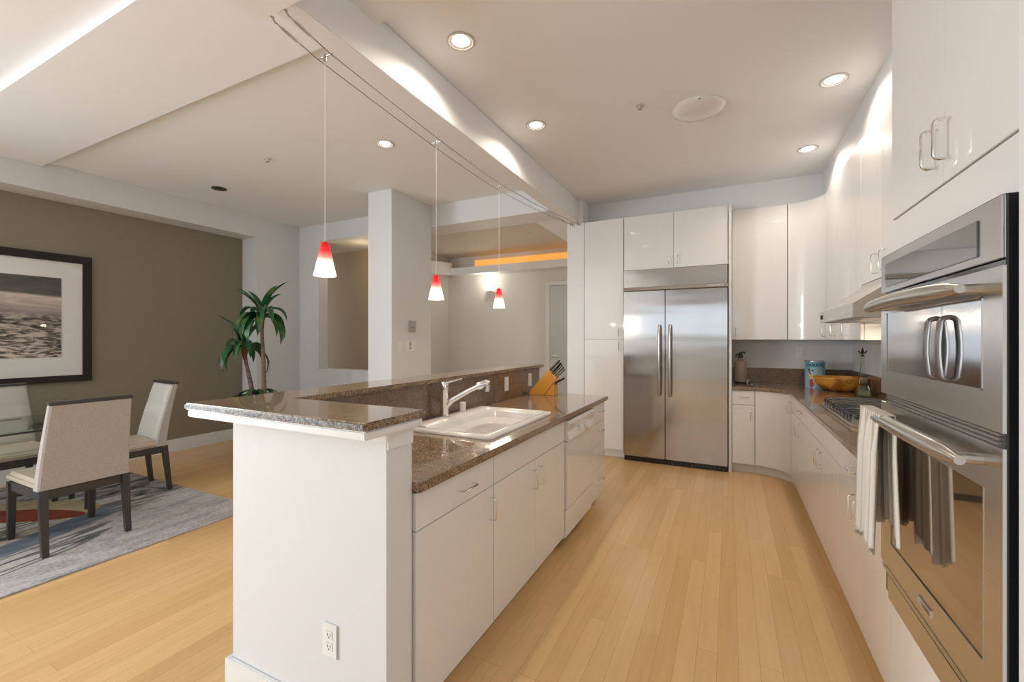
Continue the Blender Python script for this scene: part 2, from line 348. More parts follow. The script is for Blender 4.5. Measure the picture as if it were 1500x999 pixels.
# ------------------------------------------------------------------ mesh helpers
class MB:
    def __init__(s): s.bm = bmesh.new(); s.smooth = False
    def _merge(s, b2):
        me = bpy.data.meshes.new('tmp'); b2.to_mesh(me); b2.free(); s.bm.from_mesh(me); bpy.data.meshes.remove(me)
    def box(s, x0, x1, y0, y1, z0, z1, bev=0.0, seg=2, M=None):
        b = bmesh.new(); bmesh.ops.create_cube(b, size=1)
        x0, x1 = min(x0, x1), max(x0, x1); y0, y1 = min(y0, y1), max(y0, y1); z0, z1 = min(z0, z1), max(z0, z1)
        for v in b.verts:
            v.co = Vector((x0 + (v.co.x + .5) * (x1 - x0), y0 + (v.co.y + .5) * (y1 - y0), z0 + (v.co.z + .5) * (z1 - z0)))
        if bev > 0: bmesh.ops.bevel(b, geom=list(b.edges), offset=bev, segments=seg, affect='EDGES', clamp_overlap=True)
        if M is not None: bmesh.ops.transform(b, matrix=M, verts=b.verts)
        s._merge(b); return s
    def hexa(s, pts, bev=0.0):
        """8 points: bottom 4 ccw, top 4 ccw"""
        b = bmesh.new(); v = [b.verts.new(p) for p in pts]
        for f in ((3, 2, 1, 0), (4, 5, 6, 7), (0, 1, 5, 4), (1, 2, 6, 5), (2, 3, 7, 6), (3, 0, 4, 7)): b.faces.new([v[i] for i in f])
        bmesh.ops.recalc_face_normals(b, faces=b.faces)
        if bev > 0: bmesh.ops.bevel(b, geom=list(b.edges), offset=bev, segments=2, affect='EDGES')
        s._merge(b); return s
    def prism(s, poly, vec, bev=0.0):
        """poly: list of 3D points of a planar outline, extruded by vec"""
        b = bmesh.new(); v = [b.verts.new(p) for p in poly]; f = b.faces.new(v)
        r = bmesh.ops.extrude_face_region(b, geom=[f])
        nv = [g for g in r['geom'] if isinstance(g, bmesh.types.BMVert)]
        bmesh.ops.translate(b, vec=Vector(vec), verts=nv)
        bmesh.ops.recalc_face_normals(b, faces=b.faces)
        if bev > 0: bmesh.ops.bevel(b, geom=list(b.edges), offset=bev, segments=2, affect='EDGES', clamp_overlap=True)
        s._merge(b); return s
    def tube(s, pts, r, n=10, caps=True):
        pts = [Vector(p) for p in pts]; rs = r if isinstance(r, (list, tuple)) else [r] * len(pts)
        b = bmesh.new(); rings = []
        up = None
        for i, p in enumerate(pts):
            d = (pts[min(i + 1, len(pts) - 1)] - pts[max(i - 1, 0)]).normalized()
            if up is None:
                up = Vector((0, 0, 1)) if abs(d.z) < 0.9 else Vector((1, 0, 0))
            a = d.cross(up).normalized(); c = a.cross(d).normalized(); up = c
            rings.append([b.verts.new(p + (a * math.cos(t) + c * math.sin(t)) * rs[i]) for t in [2 * PI * k / n for k in range(n)]])
        for i in range(len(rings) - 1):
            for k in range(n):
                b.faces.new((rings[i][k], rings[i][(k + 1) % n], rings[i + 1][(k + 1) % n], rings[i + 1][k]))
        if caps: b.faces.new(rings[0][::-1]); b.faces.new(rings[-1])
        bmesh.ops.recalc_face_normals(b, faces=b.faces); s.smooth = True
        s._merge(b); return s
    def lathe(s, prof, c=(0, 0, 0), n=32, M=None, close=False):
        b = bmesh.new(); rings = []
        for r, z in prof:
            if r < 1e-5: rings.append([b.verts.new((0, 0, z))])
            else: rings.append([b.verts.new((r * math.cos(2 * PI * k / n), r * math.sin(2 * PI * k / n), z)) for k in range(n)])
        for i in range(len(rings) - 1):
            A, B = rings[i], rings[i + 1]
            for k in range(n):
                k2 = (k + 1) % n
                if len(A) == 1 and len(B) == 1: continue
                if len(A) == 1: b.faces.new((A[0], B[k], B[k2]))
                elif len(B) == 1: b.faces.new((A[k], A[k2], B[0]))
                else: b.faces.new((A[k], A[k2], B[k2], B[k]))
        bmesh.ops.recalc_face_normals(b, faces=b.faces)
        if M is not None: bmesh.ops.transform(b, matrix=M, verts=b.verts)
        bmesh.ops.translate(b, vec=Vector(c), verts=b.verts); s.smooth = True
        s._merge(b); return s
    def grid(s, rows, uv=False):
        b = bmesh.new(); V = [[b.verts.new(p) for p in r] for r in rows]
        L = b.loops.layers.uv.new('UVMap') if uv else None
        nr, nc = len(rows), len(rows[0])
        for i in range(nr - 1):
            for j in range(nc - 1):
                f = b.faces.new((V[i][j], V[i][j + 1], V[i + 1][j + 1], V[i + 1][j]))
                if uv:
                    for lp, (a, c) in zip(f.loops, ((i, j), (i, j + 1), (i + 1, j + 1), (i + 1, j))): lp[L].uv = (c / (nc - 1), a / (nr - 1))
        s.smooth = True; s._merge(b); return s

def root_of(o):
    while o.parent: o = o.parent
    return o
def build(name, mb, mat, parent=None, local=False, label=None, smooth=None, kind=None, angle=35):
    me = bpy.data.meshes.new(name); mb.bm.to_mesh(me); mb.bm.free()
    if parent is not None and not local:
        me.transform(Matrix.Translation(-root_of(parent).location))
    me.materials.append(MATS[mat])
    if mb.smooth or smooth:
        for p in me.polygons: p.use_smooth = True
        me.set_sharp_from_angle(angle=R(angle))
    o = bpy.data.objects.new(name, me); COL.objects.link(o)
    if parent is not None: o.parent = parent
    if label: o['label'] = label
    if kind: o['kind'] = kind
    return o
def tag(o, label, cat, group=None):
    o['label'] = label; o['category'] = cat
    if group: o['group'] = group
    return o
def thing(name, label, cat, loc=(0, 0, 0), rz=0, group=None):
    o = bpy.data.objects.new(name, None); COL.objects.link(o); o.empty_display_size = 0.1
    o.location = loc; o.rotation_euler = (0, 0, rz)
    return tag(o, label, cat, group)
def single(name, mb, mat, label, cat, group=None, origin=None, **k):
    """a thing that is one mesh; origin moves the object's origin there"""
    if origin is not None:
        bmesh.ops.translate(mb.bm, vec=-Vector(origin), verts=mb.bm.verts)
    o = build(name, mb, mat, **k)
    if origin is not None: o.location = origin
    return tag(o, label, cat, group)
def struct(name, mb, mat, **k):
    o = build(name, mb, mat, **k); o['kind'] = 'structure'; return o
def dup(src, loc, rz=None, label=None, group=None):
    r = src.copy(); COL.objects.link(r); r.location = loc
    if rz is not None: r.rotation_euler = (0, 0, rz)
    if label: r['label'] = label
    if group: r['group'] = group
    for ch in list(src.children):
        c = ch.copy(); COL.objects.link(c); c.parent = r
        for g in list(ch.children):
            d = g.copy(); COL.objects.link(d); d.parent = c
    return r

# faces: a cabinet front looks along +X (island), -X (right run) or -Y (back run)
def fbox(mb, nrm, face, u0, u1, z0, z1, n0, n1, bev=0.0):
    """box with u range, z range and depth n0..n1 outward from the face plane"""
    if nrm == '+X': mb.box(face + n0, face + n1, u0, u1, z0, z1, bev)
    elif nrm == '-X': mb.box(face - n1, face - n0, u0, u1, z0, z1, bev)
    else: mb.box(u0, u1, face - n1, face - n0, z0, z1, bev)
    return mb
def fpt(nrm, face, u, n, z):
    return {'+X': (face + n, u, z), '-X': (face - n, u, z), '-Y': (u, face - n, z)}[nrm]
def arcpull(nrm, face, u, z, length, vert=True, r=0.0042, out=0.034):
    h = length / 2; c = 0.011; P_ = []
    prof = [(-h, 0), (-h, out - c), (-h + c * 0.3, out - c * 0.3), (-h + c, out), (h - c, out), (h - c * 0.3, out - c * 0.3), (h, out - c), (h, 0)]
    for a, n in prof:
        P_.append(fpt(nrm, face, u, n, z + a) if vert else fpt(nrm, face, u + a, n, z))
    return MB().tube(P_, r, 8)
def cabinet(name, label, nrm, face, u0, u1, z0, z1, depth, fronts, cat='cabinet', group=None, toe=False):
    """fronts: (kind, u0, u1, z0, z1, handle(u,z,vertical,length) or None). face = outer plane of the fronts"""
    uc = (u0 + u1) / 2
    loc = fpt(nrm, face, uc, -depth / 2, z0 if not toe else 0.0)
    t = thing(name, label, cat, loc, group=group)
    b = MB(); fbox(b, nrm, face, u0, u1, z0, z1, -depth, -0.022)
    build('body', b, 'white_lacquer', t)
    if toe:
        b = MB(); fbox(b, nrm, face, u0, u1, 0.0, z0, -depth, -0.075); build('toe_kick', b, 'white_lacquer', t)
    for k, a0, a1, b0, b1, h in fronts:
        g = 0.0016
        m = MB(); fbox(m, nrm, face, a0 + g, a1 - g, b0 + g, b1 - g, -0.02, 0.0, 0.0015)
        d = build(k, m, 'white_lacquer', t)
        if h: build('handle', arcpull(nrm, face, h[0], h[1], h[3] if len(h) > 3 else 0.10, h[2]), 'chrome', d)
    # dark reveal sheet behind the gaps, painting in their shade
    b = MB(); fbox(b, nrm, face, u0 + 0.004, u1 - 0.004, z0 + 0.004, z1 - 0.004, -0.0225, -0.0201)
    build('gap_shade', b, 'body_and_gap_shade', t)
    return t

CZ = 3.10; BZ = 2.83; YW = 4.528
# ------------------------------------------------------------------ structure
struct('floor', MB().box(-7.4, 1.3, -3.7, 7.2, -0.1, 0.0), 'maple_floor')
struct('ceiling', MB().box(-6.4, 1.3, -3.7, 4.70, CZ, CZ + 0.15).box(-1.80, 1.3, 4.70, 5.9, CZ, CZ + 0.15), 'ceiling_paint')
paint('hall_ceiling_beige', (0.64, 0.58, 0.51), 0.7)  # darker beige than the main ceiling
struct('ceiling_hall', MB().box(-7.4, -1.72, 4.925, 7.2, 2.88, 3.05).box(-7.4, -3.601, YW + .161, 4.925, 2.88, 3.05), 'hall_ceiling_beige')
struct('trim_tray_edge', MB().box(-2.12, -1.801, 4.926, 6.69, BZ, 2.8795), 'ceiling_paint')
struct('trim_soffit', MB().box(-5.88, 1.17, 1.09, 1.735, 3.05, CZ - 0.0005), 'ceiling_paint')
struct('trim_beam', MB().box(-1.785, -1.655, 1.18, 5.15, BZ, CZ - 0.0005, 0.003).box(-1.79, -1.50, -3.6, 1.18, 2.745, CZ - 0.0005), 'ceiling_paint')
# wall at the end of the dining side, with an opening, and the crossbeam that continues it
YW = 4.528
struct('wall_dining_end', MB().box(-5.88, -5.45, YW, YW + 0.16, 0, CZ).box(-5.45, -3.60, YW, YW + 0.16, 0, 0.965)
       .box(-5.45, -3.60, YW, YW + 0.16, 2.848, CZ), 'wall_paint')
struct('trim_crossbeam', MB().box(-3.60, -1.786, YW, 4.925, BZ, CZ), 'wall_paint')
struct('trim_crossbeam_end', MB().box(-1.784, -1.656, YW, 4.925, BZ + 0.001, CZ), 'wall_paint')
struct('wall_column', MB().box(-3.755, -3.40, 3.80, YW - 0.0005, 0, CZ - 0.0005, 0.003), 'wall_paint')
struct('wall_left', MB().box(-6.40, -6.205, -.90, YW, 0, CZ).box(-6.40, -6.205, -3.6, -3.3, 0, CZ).box(-6.40, -6.205, -3.3, -.90, 0, .35).box(-6.40, -6.205, -3.3, -.90, 2.75, CZ), 'olive_paint')
struct('trim_header', MB().box(-6.20, -5.88, -3.6, 3.86, 2.82, CZ - 0.0005).box(-6.20, -5.88, 3.86, YW - 0.0005, 0, CZ - 0.0005), 'wall_paint')
struct('baseboard_left', MB().box(-6.204, -6.188, -3.5, 3.859, 0, 0.155, 0.003), 'trim_paint')
struct('wall_hall_back', MB().box(-4.64, -1.80, 6.70, 6.85, 0, 2.88), 'cream_paint')
struct('wall_hall_left', MB().box(-4.79, -4.64, 5.55, 6.85, 0, 2.88), 'cream_paint')
struct('wall_alcove', MB().box(-7.4, -4.64, 5.40, 5.55, 0, 2.88).box(-7.4, -7.25, YW, 5.4, 0, 2.88), 'tan_paint')
struct('wall_back', MB().box(-1.60, 1.30, 5.75, 5.90, 0, CZ), 'wall_paint')
struct('wall_pier', MB().box(-1.795, -1.60, 5.155, 6.70, 0, BZ - 0.0005), 'trim_paint')
struct('trim_pier_filler', MB().box(-1.5995, -1.5785, 5.150, 5.20, 0, 2.8225, .001), 'trim_paint')
struct('wall_pier_top', MB().box(-1.795, -1.60, 5.155, 5.75, BZ, CZ - 0.0005), 'ceiling_paint')
struct('wall_right', MB().box(1.17, 1.30, -3.6, 5.75, 0, CZ), 'wall_paint')
struct('wall_oven_end', MB().box(0.503, 1.17, 0.25, 1.195, 0, CZ), 'wall_paint')
# soffit over the wall cabinets, curved in the corner like them
def arc(cx, cy, r, a0, a1, n=14):
    return [(cx + r * math.cos(a0 + (a1 - a0) * i / n), cy + r * math.sin(a0 + (a1 - a0) * i / n)) for i in range(n + 1)]
pl = [(-1.60, 5.415), (0.855, 5.415), (0.855, 1.20), (1.169, 1.20), (1.169, 5.749), (-1.60, 5.749)]
struct('trim_soffit_cabinets', MB().prism([(x, y, 2.823) for x, y in pl], (0, 0, CZ - 2.8235)), 'wall_paint')
struct('ceiling_edge_kitchen', MB().box(-1.56, 1.169, 1.736, 1.74, 3.06, 3.09), 'ceiling_paint')
# wall behind the camera with its windows
mb = MB().box(-6.4, -6.10, -3.75, -3.60, 0, CZ).box(-3.15, -2.85, -3.75, -3.60, 0, CZ).box(0.45, 1.3, -3.75, -3.60, 0, CZ)
mb.box(-6.10, -3.15, -3.75, -3.60, 0, 0.35).box(-6.10, -3.15, -3.75, -3.60, 2.75, CZ)
mb.box(-2.85, 0.45, -3.75, -3.60, 0, 1.40).box(-2.85, 0.45, -3.75, -3.60, 2.40, CZ)
struct('wall_behind', mb, 'wall_paint')
for i, (a, b_, z0, z1, n) in enumerate(((-6.10, -3.15, .35, 2.75, 3), (-2.85, 0.45, 1.40, 2.40, 3))):
    mb = MB().box(a, b_, -3.66, -3.60, z0, z0 + .06).box(a, b_, -3.66, -3.60, z1 - .06, z1).box(a, a + .05, -3.66, -3.60, z0 + .06, z1 - .06).box(b_ - .05, b_, -3.66, -3.60, z0 + .06, z1 - .06)
    for k in range(1, n):
        x = a + (b_ - a) * k / n; mb.box(x - .025, x + .025, -3.66, -3.60, z0 + .06, z1 - .06)
    struct('window_%d' % (i + 1), mb, 'trim_paint')
mb = MB()
for q in ((-3.3, -3.24, .35, 2.75), (-.96, -.90, .35, 2.75), (-2.13, -2.07, .41, 2.69)): mb.box(-6.24, -6.19, q[0], q[1], q[2], q[3])
mb.box(-6.24, -6.19, -3.24, -.96, .35, .41).box(-6.24, -6.19, -3.24, -.96, 2.69, 2.75)
struct('window_3', mb, 'trim_paint')
# hall: ledge with hidden cove light
LZ0, LZ1 = 2.535, 2.655
struct('trim_cove_ledge', MB().box(-4.42, -1.80, 6.45, 6.50, LZ0, LZ1).box(-4.42, -1.80, 6.50, 6.699, LZ0, LZ0 + 0.03)
       .prism([(-4.42, 6.45, LZ0), (-4.42, 6.50, LZ0), (-4.639, 6.10, LZ0), (-4.639, 6.0, LZ0)], (0, 0, LZ1 - LZ0 + 0.10)), 'ceiling_paint')
build_cove = MB().box(-4.05, -1.81, 6.665, 6.695, 2.60, 2.80)
tag(build('cove_light', build_cove, 'cove_glow'), 'amber glowing light strip hidden behind the hall ceiling ledge', 'light strip')
# hall door
d = build('door_1', MB().box(-2.62, -1.81, 6.655, 6.698, 0, 2.27, 0.003), 'door_paint'); d['kind'] = 'structure'
build('door_frame', MB().box(-2.70, -2.625, 6.66, 6.699, 0, 2.345, 0.003).box(-2.625, -1.81, 6.66, 6.699, 2.275, 2.345, 0.003), 'trim_paint', d)
build('door_handle', MB().lathe([(0, 0), (0.03, 0), (0.03, 0.012), (0.012, 0.014), (0.012, 0.05), (0, 0.05)], (-2.555, 6.655, 1.13), 16, Matrix.Rotation(R(90), 4, 'X'))
      .tube([(-2.555, 6.612, 1.13), (-2.50, 6.61, 1.13), (-2.44, 6.612, 1.127)], 0.009), 'satin_nickel', d)

# ------------------------------------------------------------------ peninsula half wall, bar top and cabinets
BT = 1.155
t = thing('half_wall', 'white half wall at the near end of the peninsula carrying the granite bar', 'half wall', (-1.40, 1.12, 0))
build('wall_panel', MB().box(-1.786, -0.98, 1.073, 1.197, 0, 1.10, 0.002).box(-1.786, -1.662, 1.197, 3.90, 0, 1.10), 'wall_paint', t)
build('baseboard', MB().box(-1.806, -0.962, 1.053, 1.0725, 0, 0.128, 0.003).box(-1.806, -1.7865, 1.0725, 3.90, 0, 0.128, 0.003)
      .box(-0.9795, -0.962, 1.0725, 1.17, 0, 0.128, 0.003), 'trim_paint', t)
build('molding', MB().box(-1.80, -0.968, 1.060, 1.0725, 1.072, 1.105, 0.003).box(-1.80, -1.7865, 1.0725, 3.90, 1.072, 1.105, 0.003).box(-0.9795, -0.975, 1.074, 1.197, 1.045, 1.100)
      , 'trim_paint', t)
build('sub_top', MB().prism([(-1.873, 0.953, 1.101), (-0.953, 0.953, 1.101), (-0.953, 1.222, 1.101), (-1.66, 1.222, 1.101), (-1.66, 3.94, 1.101), (-1.873, 3.94, 1.101)], (0, 0, 0.027), 0.004), 'trim_paint', t)
t = thing('bar_countertop', 'raised speckled granite bar top wrapping the peninsula', 'countertop', (-1.5, 1.1, 1.13))
build('slab', MB().prism([(-1.88, 0.945, 1.129), (-0.945, 0.945, 1.129), (-0.945, 1.232, 1.129), (-1.622, 1.232, 1.129), (-1.622, 3.97, 1.129), (-1.88, 3.97, 1.129)], (0, 0, 0.026), 0.006), 'brown_granite', t)
build('front_edge', MB().box(-1.874, -0.951, 0.9435, 0.9445, 1.134, 1.150), 'daylit_granite_edge', t, label='rough-cut front edge, pale grey from painted-in daylight')
# lower countertop with backsplash
t = thing('peninsula_countertop', 'lower polished brown granite countertop around the white sink', 'countertop', (-1.3, 2.5, 0.87))
mb = MB()
SX0, SX1, SY0, SY1 = -1.575, -1.075, 1.90, 2.68     # cut-out of the sink
mb.box(-1.639, -0.946, 1.198, SY0, 0.870, 0.905, 0.006).box(-1.639, -0.946, SY1, 3.80, 0.870, 0.905, 0.006)
mb.box(SX1, -0.946, SY0 - 0.01, SY1 + 0.01, 0.870, 0.905, 0.006).box(-1.639, SX0, SY0 - 0.01, SY1 + 0.01, 0.870, 0.905, 0.006)
build('slab', mb, 'brown_granite', t)
build('backsplash', MB().box(-1.661, -1.640, 1.198, 3.90, 0.870, 1.1285), 'dark_granite', t)
FX = -0.971
cabinet('base_cabinet', 'glossy white base cabinet with one drawer beside the half wall', '+X', FX, 1.20, 1.764, 0.10, 0.868, 0.60,
        [('drawer', 1.206, 1.762, 0.73, 0.866, (1.52, 0.795, False, 0.11)), ('door', 1.206, 1.762, 0.10, 0.73, (1.725, 0.635, True, 0.10))], toe=True)
cabinet('sink_cabinet', 'glossy white two-door base cabinet under the sink', '+X', FX, 1.764, 2.73, 0.10, 0.868, 0.60,
        [('false_panel', 1.764, 2.728, 0.73, 0.866, None), ('door', 1.764, 2.245, 0.10, 0.73, (2.205, 0.63, True, 0.10)), ('door', 2.245, 2.728, 0.10, 0.73, (2.29, 0.63, True, 0.10))], toe=True)
cabinet('drawer_cabinet', 'glossy white cabinet of four drawers at the far end of the peninsula', '+X', FX, 3.36, 3.765, 0.10, 0.868, 0.60,
        [('drawer', 3.362, 3.763, 0.71, 0.866, (3.60, 0.80, False, 0.09)), ('drawer', 3.362, 3.763, 0.53, 0.71, (3.60, 0.64, False, 0.09)),
         ('drawer', 3.362, 3.763, 0.34, 0.53, (3.60, 0.45, False, 0.09)), ('drawer', 3.362, 3.763, 0.10, 0.34, (3.60, 0.235, False, 0.09))], toe=True)
# dishwasher
t = thing('dishwasher', 'white dishwasher with dial between the sink cabinet and the drawers', 'dishwasher', (-1.25, 3.04, 0))
D0, D1 = 2.735, 3.355
build('body', MB().box(-1.55, FX - 0.01, D0, D1, 0.08, 0.866), 'white_enamel', t)
build('door', MB().box(FX - 0.01, FX + 0.012, D0 + .004, D1 - .004, 0.275, 0.722, 0.004), 'white_enamel', t)
cp = build('control_panel', MB().prism([(FX - 0.01, D0 + .004, 0.726), (FX + 0.030, D0 + .004, 0.726), (FX + 0.030, D0 + .004, 0.74), (FX + 0.018, D0 + .004, 0.79), (FX + 0.030, D0 + .004, 0.838), (FX + 0.024, D0 + .004, 0.862), (FX - 0.01, D0 + .004, 0.862)], (0, D1 - D0 - .008, 0), 0.002), 'white_enamel', t)
Mx = Matrix.Rotation(R(90), 4, 'Y')
build('knob', MB().lathe([(0, 0), (0.035, 0), (0.032, 0.02), (0, 0.022)], (FX + 0.022, 3.13, 0.775), 24, Mx).box(FX + 0.04, FX + 0.052, 3.122, 3.138, 0.745, 0.805, 0.002), 'white_plastic', cp)
build('latch', MB().box(FX + 0.018, FX + 0.042, 2.95, 3.02, 0.765, 0.797, 0.005), 'white_plastic', cp)
build('buttons', MB().box(FX + 0.020, FX + 0.027, 3.21, 3.235, 0.765, 0.785, 0.002).box(FX + 0.020, FX + 0.027, 3.245, 3.27, 0.765, 0.785, 0.002), 'white_plastic', cp)
build('toe_panel', MB().box(FX - 0.02, FX + 0.004, D0 + .004, D1 - .004, 0.085, 0.266, 0.003), 'white_enamel', t)
build('base', MB().box(-1.50, FX - 0.08, D0, D1, 0.0, 0.08), 'dark_slot', t)

# sink: drop-in with wide rim and a real basin
t = thing('kitchen_sink', 'white drop-in kitchen sink set in the brown granite countertop', 'sink', (-1.33, 2.29, 0.905))
def rrect(x0, x1, y0, y1, r, z, n=6):
    P_ = []
    for cx, cy, a in ((x1 - r, y0 + r, -90), (x1 - r, y1 - r, 0), (x0 + r, y1 - r, 90), (x0 + r, y0 + r, 180)):
        for i in range(n + 1):
            q = R(a + 90 * i / n); P_.append((cx + r * math.cos(q), cy + r * math.sin(q), z))
    return P_
OX0, OX1, OY0, OY1 = -1.615, -1.045, 1.86, 2.72
loops = [rrect(OX0, OX1, OY0, OY1, .045, 0.906), rrect(OX0, OX1, OY0, OY1, .045, 0.914), rrect(OX0 + .008, OX1 - .008, OY0 + .008, OY1 - .008, .04, 0.924),
         rrect(OX0 + .035, OX1 - .03, OY0 + .03, OY1 - .03, .04, 0.926), rrect(OX0 + .105, OX1 - .055, OY0 + .055, OY1 - .055, .06, 0.919),
         rrect(OX0 + .115, OX1 - .065, OY0 + .065, OY1 - .065, .06, 0.90), rrect(OX0 + .135, OX1 - .08, OY0 + .085, OY1 - .085, .06, 0.76), rrect(OX0 + .17, OX1 - .11, OY0 + .12, OY1 - .12, .05, 0.735)]
b = bmesh.new(); VV = [[b.verts.new(p) for p in l] for l in loops]
for i in range(len(VV) - 1):
    n = len(VV[i])
    for k in range(n): b.faces.new((VV[i][k], VV[i][(k + 1) % n], VV[i + 1][(k + 1) % n], VV[i + 1][k]))
b.faces.new(VV[-1]); bmesh.ops.recalc_face_normals(b, faces=b.faces)
mb = MB(); mb._merge(b); mb.smooth = True
build('basin', mb, 'porcelain', t, angle=60)
build('drain', MB().lathe([(0, 0.001), (0.045, 0.001), (0.045, 0.004), (0.03, 0.005), (0, 0.002)], (-1.31, 2.29, 0.735), 24), 'chrome', t)
# faucet
t = thing('kitchen_faucet', 'chrome pull-out kitchen faucet behind the white sink', 'faucet', (-1.585, 2.22, 0.924))
fx, fy = -1.577, 2.235
build('body', MB().lathe([(0, 0), (0.030, 0), (0.030, 0.006), (0.024, 0.010), (0.024, 0.155), (0.026, 0.16), (0.026, 0.205), (0.022, 0.212), (0, 0.212)], (fx, fy, 0.9265), 28), 'chrome', t)
build('lever', MB().tube([(fx, fy + .01, 1.128), (fx + .03, fy + .05, 1.140), (fx + .06, fy + .10, 1.150)], [0.008, 0.0055, 0.0045]).lathe([(0, -.007), (0.007, 0), (0, 0.007)], (fx + .06, fy + .10, 1.150), 10), 'chrome', t)
sp = [(fx + .002, fy, 0.955), (fx + .012, fy + .004, 0.99), (fx + .04, fy + .015, 1.022), (fx + .09, fy + .035, 1.052), (fx + .15, fy + .055, 1.088), (fx + .205, fy + .075, 1.115)]
build('spout', MB().tube(sp, [0.018, 0.0185, 0.018, 0.0165, 0.015, 0.0145], 16), 'chrome', t)
build('spray_head', MB().tube([(fx + .195, fy + .072, 1.112), (fx + .245, fy + .088, 1.128), (fx + .262, fy + .093, 1.122)], [0.022, 0.026, 0.024], 18)
      .lathe([(0, -.036), (0.021, -.036), (0.025, 0.0), (0, 0.0)], (fx + .247, fy + .089, 1.118), 18), 'chrome', t)
single('air_gap_cap', MB().lathe([(0, 0), (0.020, 0), (0.020, 0.052), (0.017, 0.06), (0, 0.062)], (-1.575, 2.44, 0.9255), 20)
       .box(-1.573, -1.5545, 2.430, 2.45, 0.962, 0.966), 'white_plastic', 'small white plastic air gap cap beside the faucet', 'air gap', origin=(-1.575, 2.44, 0.925))

# outlets and wall plates
def plate(name, label, nrm, face, u, z, w_=0.07, h=0.115, kind='outlet', cat='outlet', group=None):
    t = thing(name, label, cat, fpt(nrm, face, u, 0, z), group=group)
    m = MB(); fbox(m, nrm, face, u - w_ / 2, u + w_ / 2, z - h / 2, z + h / 2, 0.0005, 0.007, 0.002); build('cover_plate', m, 'white_plastic', t)
    if kind in ('outlet', 'wide'):
        m = MB()
        for dz in (-0.02, 0.02):
            m = MB(); fbox(m, nrm, face, u - .016, u + .016, z + dz - .014, z + dz + .014, 0.006, 0.0085, 0.0015)
            rc = build('receptacle', m, 'white_plastic', t); m = MB()
            fbox(m, nrm, face, u - .0075, u - .0055, z + dz - .003, z + dz + .006, 0.008, 0.0092)
            fbox(m, nrm, face, u + .0055, u + .0075, z + dz - .003, z + dz + .006, 0.008, 0.0092)
            fbox(m, nrm, face, u - .002, u + .002, z + dz - .010, z + dz - .006, 0.008, 0.0092)
            build('slots', m, 'dark_slot', rc)
    if kind == 'switch':
        m = MB(); fbox(m, nrm, face, u - .016, u + .016, z - .033, z + .033, 0.006, 0.010, 0.002); build('rocker', m, 'white_plastic', t)
    return t
plate('wall_outlet', 'white duplex outlet low on the white half wall facing us', '-Y', 1.073, -1.232, 0.363)
plate('wall_outlet', 'white outlet on the granite backsplash nearer the faucet', '+X', -1.640, 3.19, 1.035)
plate('wall_outlet', 'white switch plate on the granite backsplash nearer the knife block', '+X', -1.640, 3.66, 1.03, kind='switch')
plate('wall_outlet', 'small outlet on the white wall above the brown backsplash by the blue tin', '-Y', 5.75, 0.70, 1.255)
# column devices
plate('light_switch', 'white light switch on the white column, left of the keypad', '+X', -3.40, 3.93, 1.32, 0.075, 0.12, 'switch', 'switch')
t = thing('wall_keypad', 'white dimmer keypad with grey buttons on the white column', 'keypad', (-3.40, 4.11, 1.32))
m = MB(); fbox(m, '+X', -3.40, 4.03, 4.19, 1.26, 1.38, 0.0005, 0.008, 0.002); build('cover_plate', m, 'white_plastic', t)
m = MB()
for k in range(5): fbox(m, '+X', -3.40, 4.09, 4.125, 1.282 + k * .018, 1.294 + k * .018, 0.007, 0.011)
build('buttons', m, 'grey_plastic', t)
t = thing('thermostat', 'bronze-coloured thermostat mounted on the white column above the switches', 'thermostat', (-3.40, 4.15, 1.555))
m = MB(); fbox(m, '+X', -3.40, 4.09, 4.205, 1.49, 1.62, 0.0005, 0.02, 0.003); build('housing', m, 'satin_nickel', t)
m = MB()
for k in range(3): fbox(m, '+X', -3.40, 4.12 + k * .02, 4.13 + k * .02, 1.533, 1.541, 0.0195, 0.0215)
build('buttons', m, 'dark_slot', t)

# knife block and knives
t = thing('knife_block', 'honey-coloured slanted wooden knife block on the granite countertop', 'knife block', (-1.48, 3.66, 0.905))
# profile in the vertical plane along X
kx0, ky0, ky1 = -1.605, 3.58, 3.68
prof = [(0.0, 0.0), (0.185, 0.0), (0.245, 0.135), (0.165, 0.21), (0.012, 0.035)]
prof = [(0.0, 0.0), (0.14, 0.0), (0.255, 0.145), (0.178, 0.222), (-0.004, 0.02)]
build('block', MB().prism([(kx0 + a, ky0, 0.9055 + c) for a, c in prof], (0, ky1 - ky0, 0), 0.003), 'amber_wood', t)
build('foot', MB().prism([(kx0 + a, ky0 + .004, 0.9055 + c) for a, c in [(0.142, 0), (0.235, 0), (0.235, 0.118)]], (0, ky1 - ky0 - .008, 0), 0.002), 'amber_wood', t)
dirv = Vector((0.70, 0, 0.71)).normalized(); perp = Vector((0.71, 0, -0.70))
base = Vector((kx0 + 0.178, 0, 0.9055 + 0.222))
def knife(frac, y, L, r, label, dark=False):
    p0 = base + perp * (0.105 * frac); p0.y = y
    p0 -= dirv * 0.004
    t = thing('kitchen_knife', label, 'knife', tuple(p0), group='knives in the wooden block')
    build('handle', MB().tube([p0 + dirv * 0.006, p0 + dirv * 0.02, p0 + dirv * (L * .5), p0 + dirv * (L - .01), p0 + dirv * L], [r * .7, r, r * .85, r * 1.05, r * .6], 8), 'black_plastic', t)
    q = Vector((0, -1, 0)) * (r * .92)
    build('bolster', MB().tube([p0 - dirv * 0.02, p0 + dirv * 0.012], r * .75, 8).tube([p0 + dirv * 0.015 + q, p0 + dirv * (L * .95) + q], 0.0022, 6), 'chrome', t)
    return t
knife(0.06, 3.615, 0.135, 0.011, 'longest black-handled knife standing highest in the wooden block')
knife(0.30, 3.605, 0.13, 0.009, 'black and steel knife just below the longest one in the block')
knife(0.52, 3.605, 0.128, 0.009, 'black and steel knife in the middle of the block')
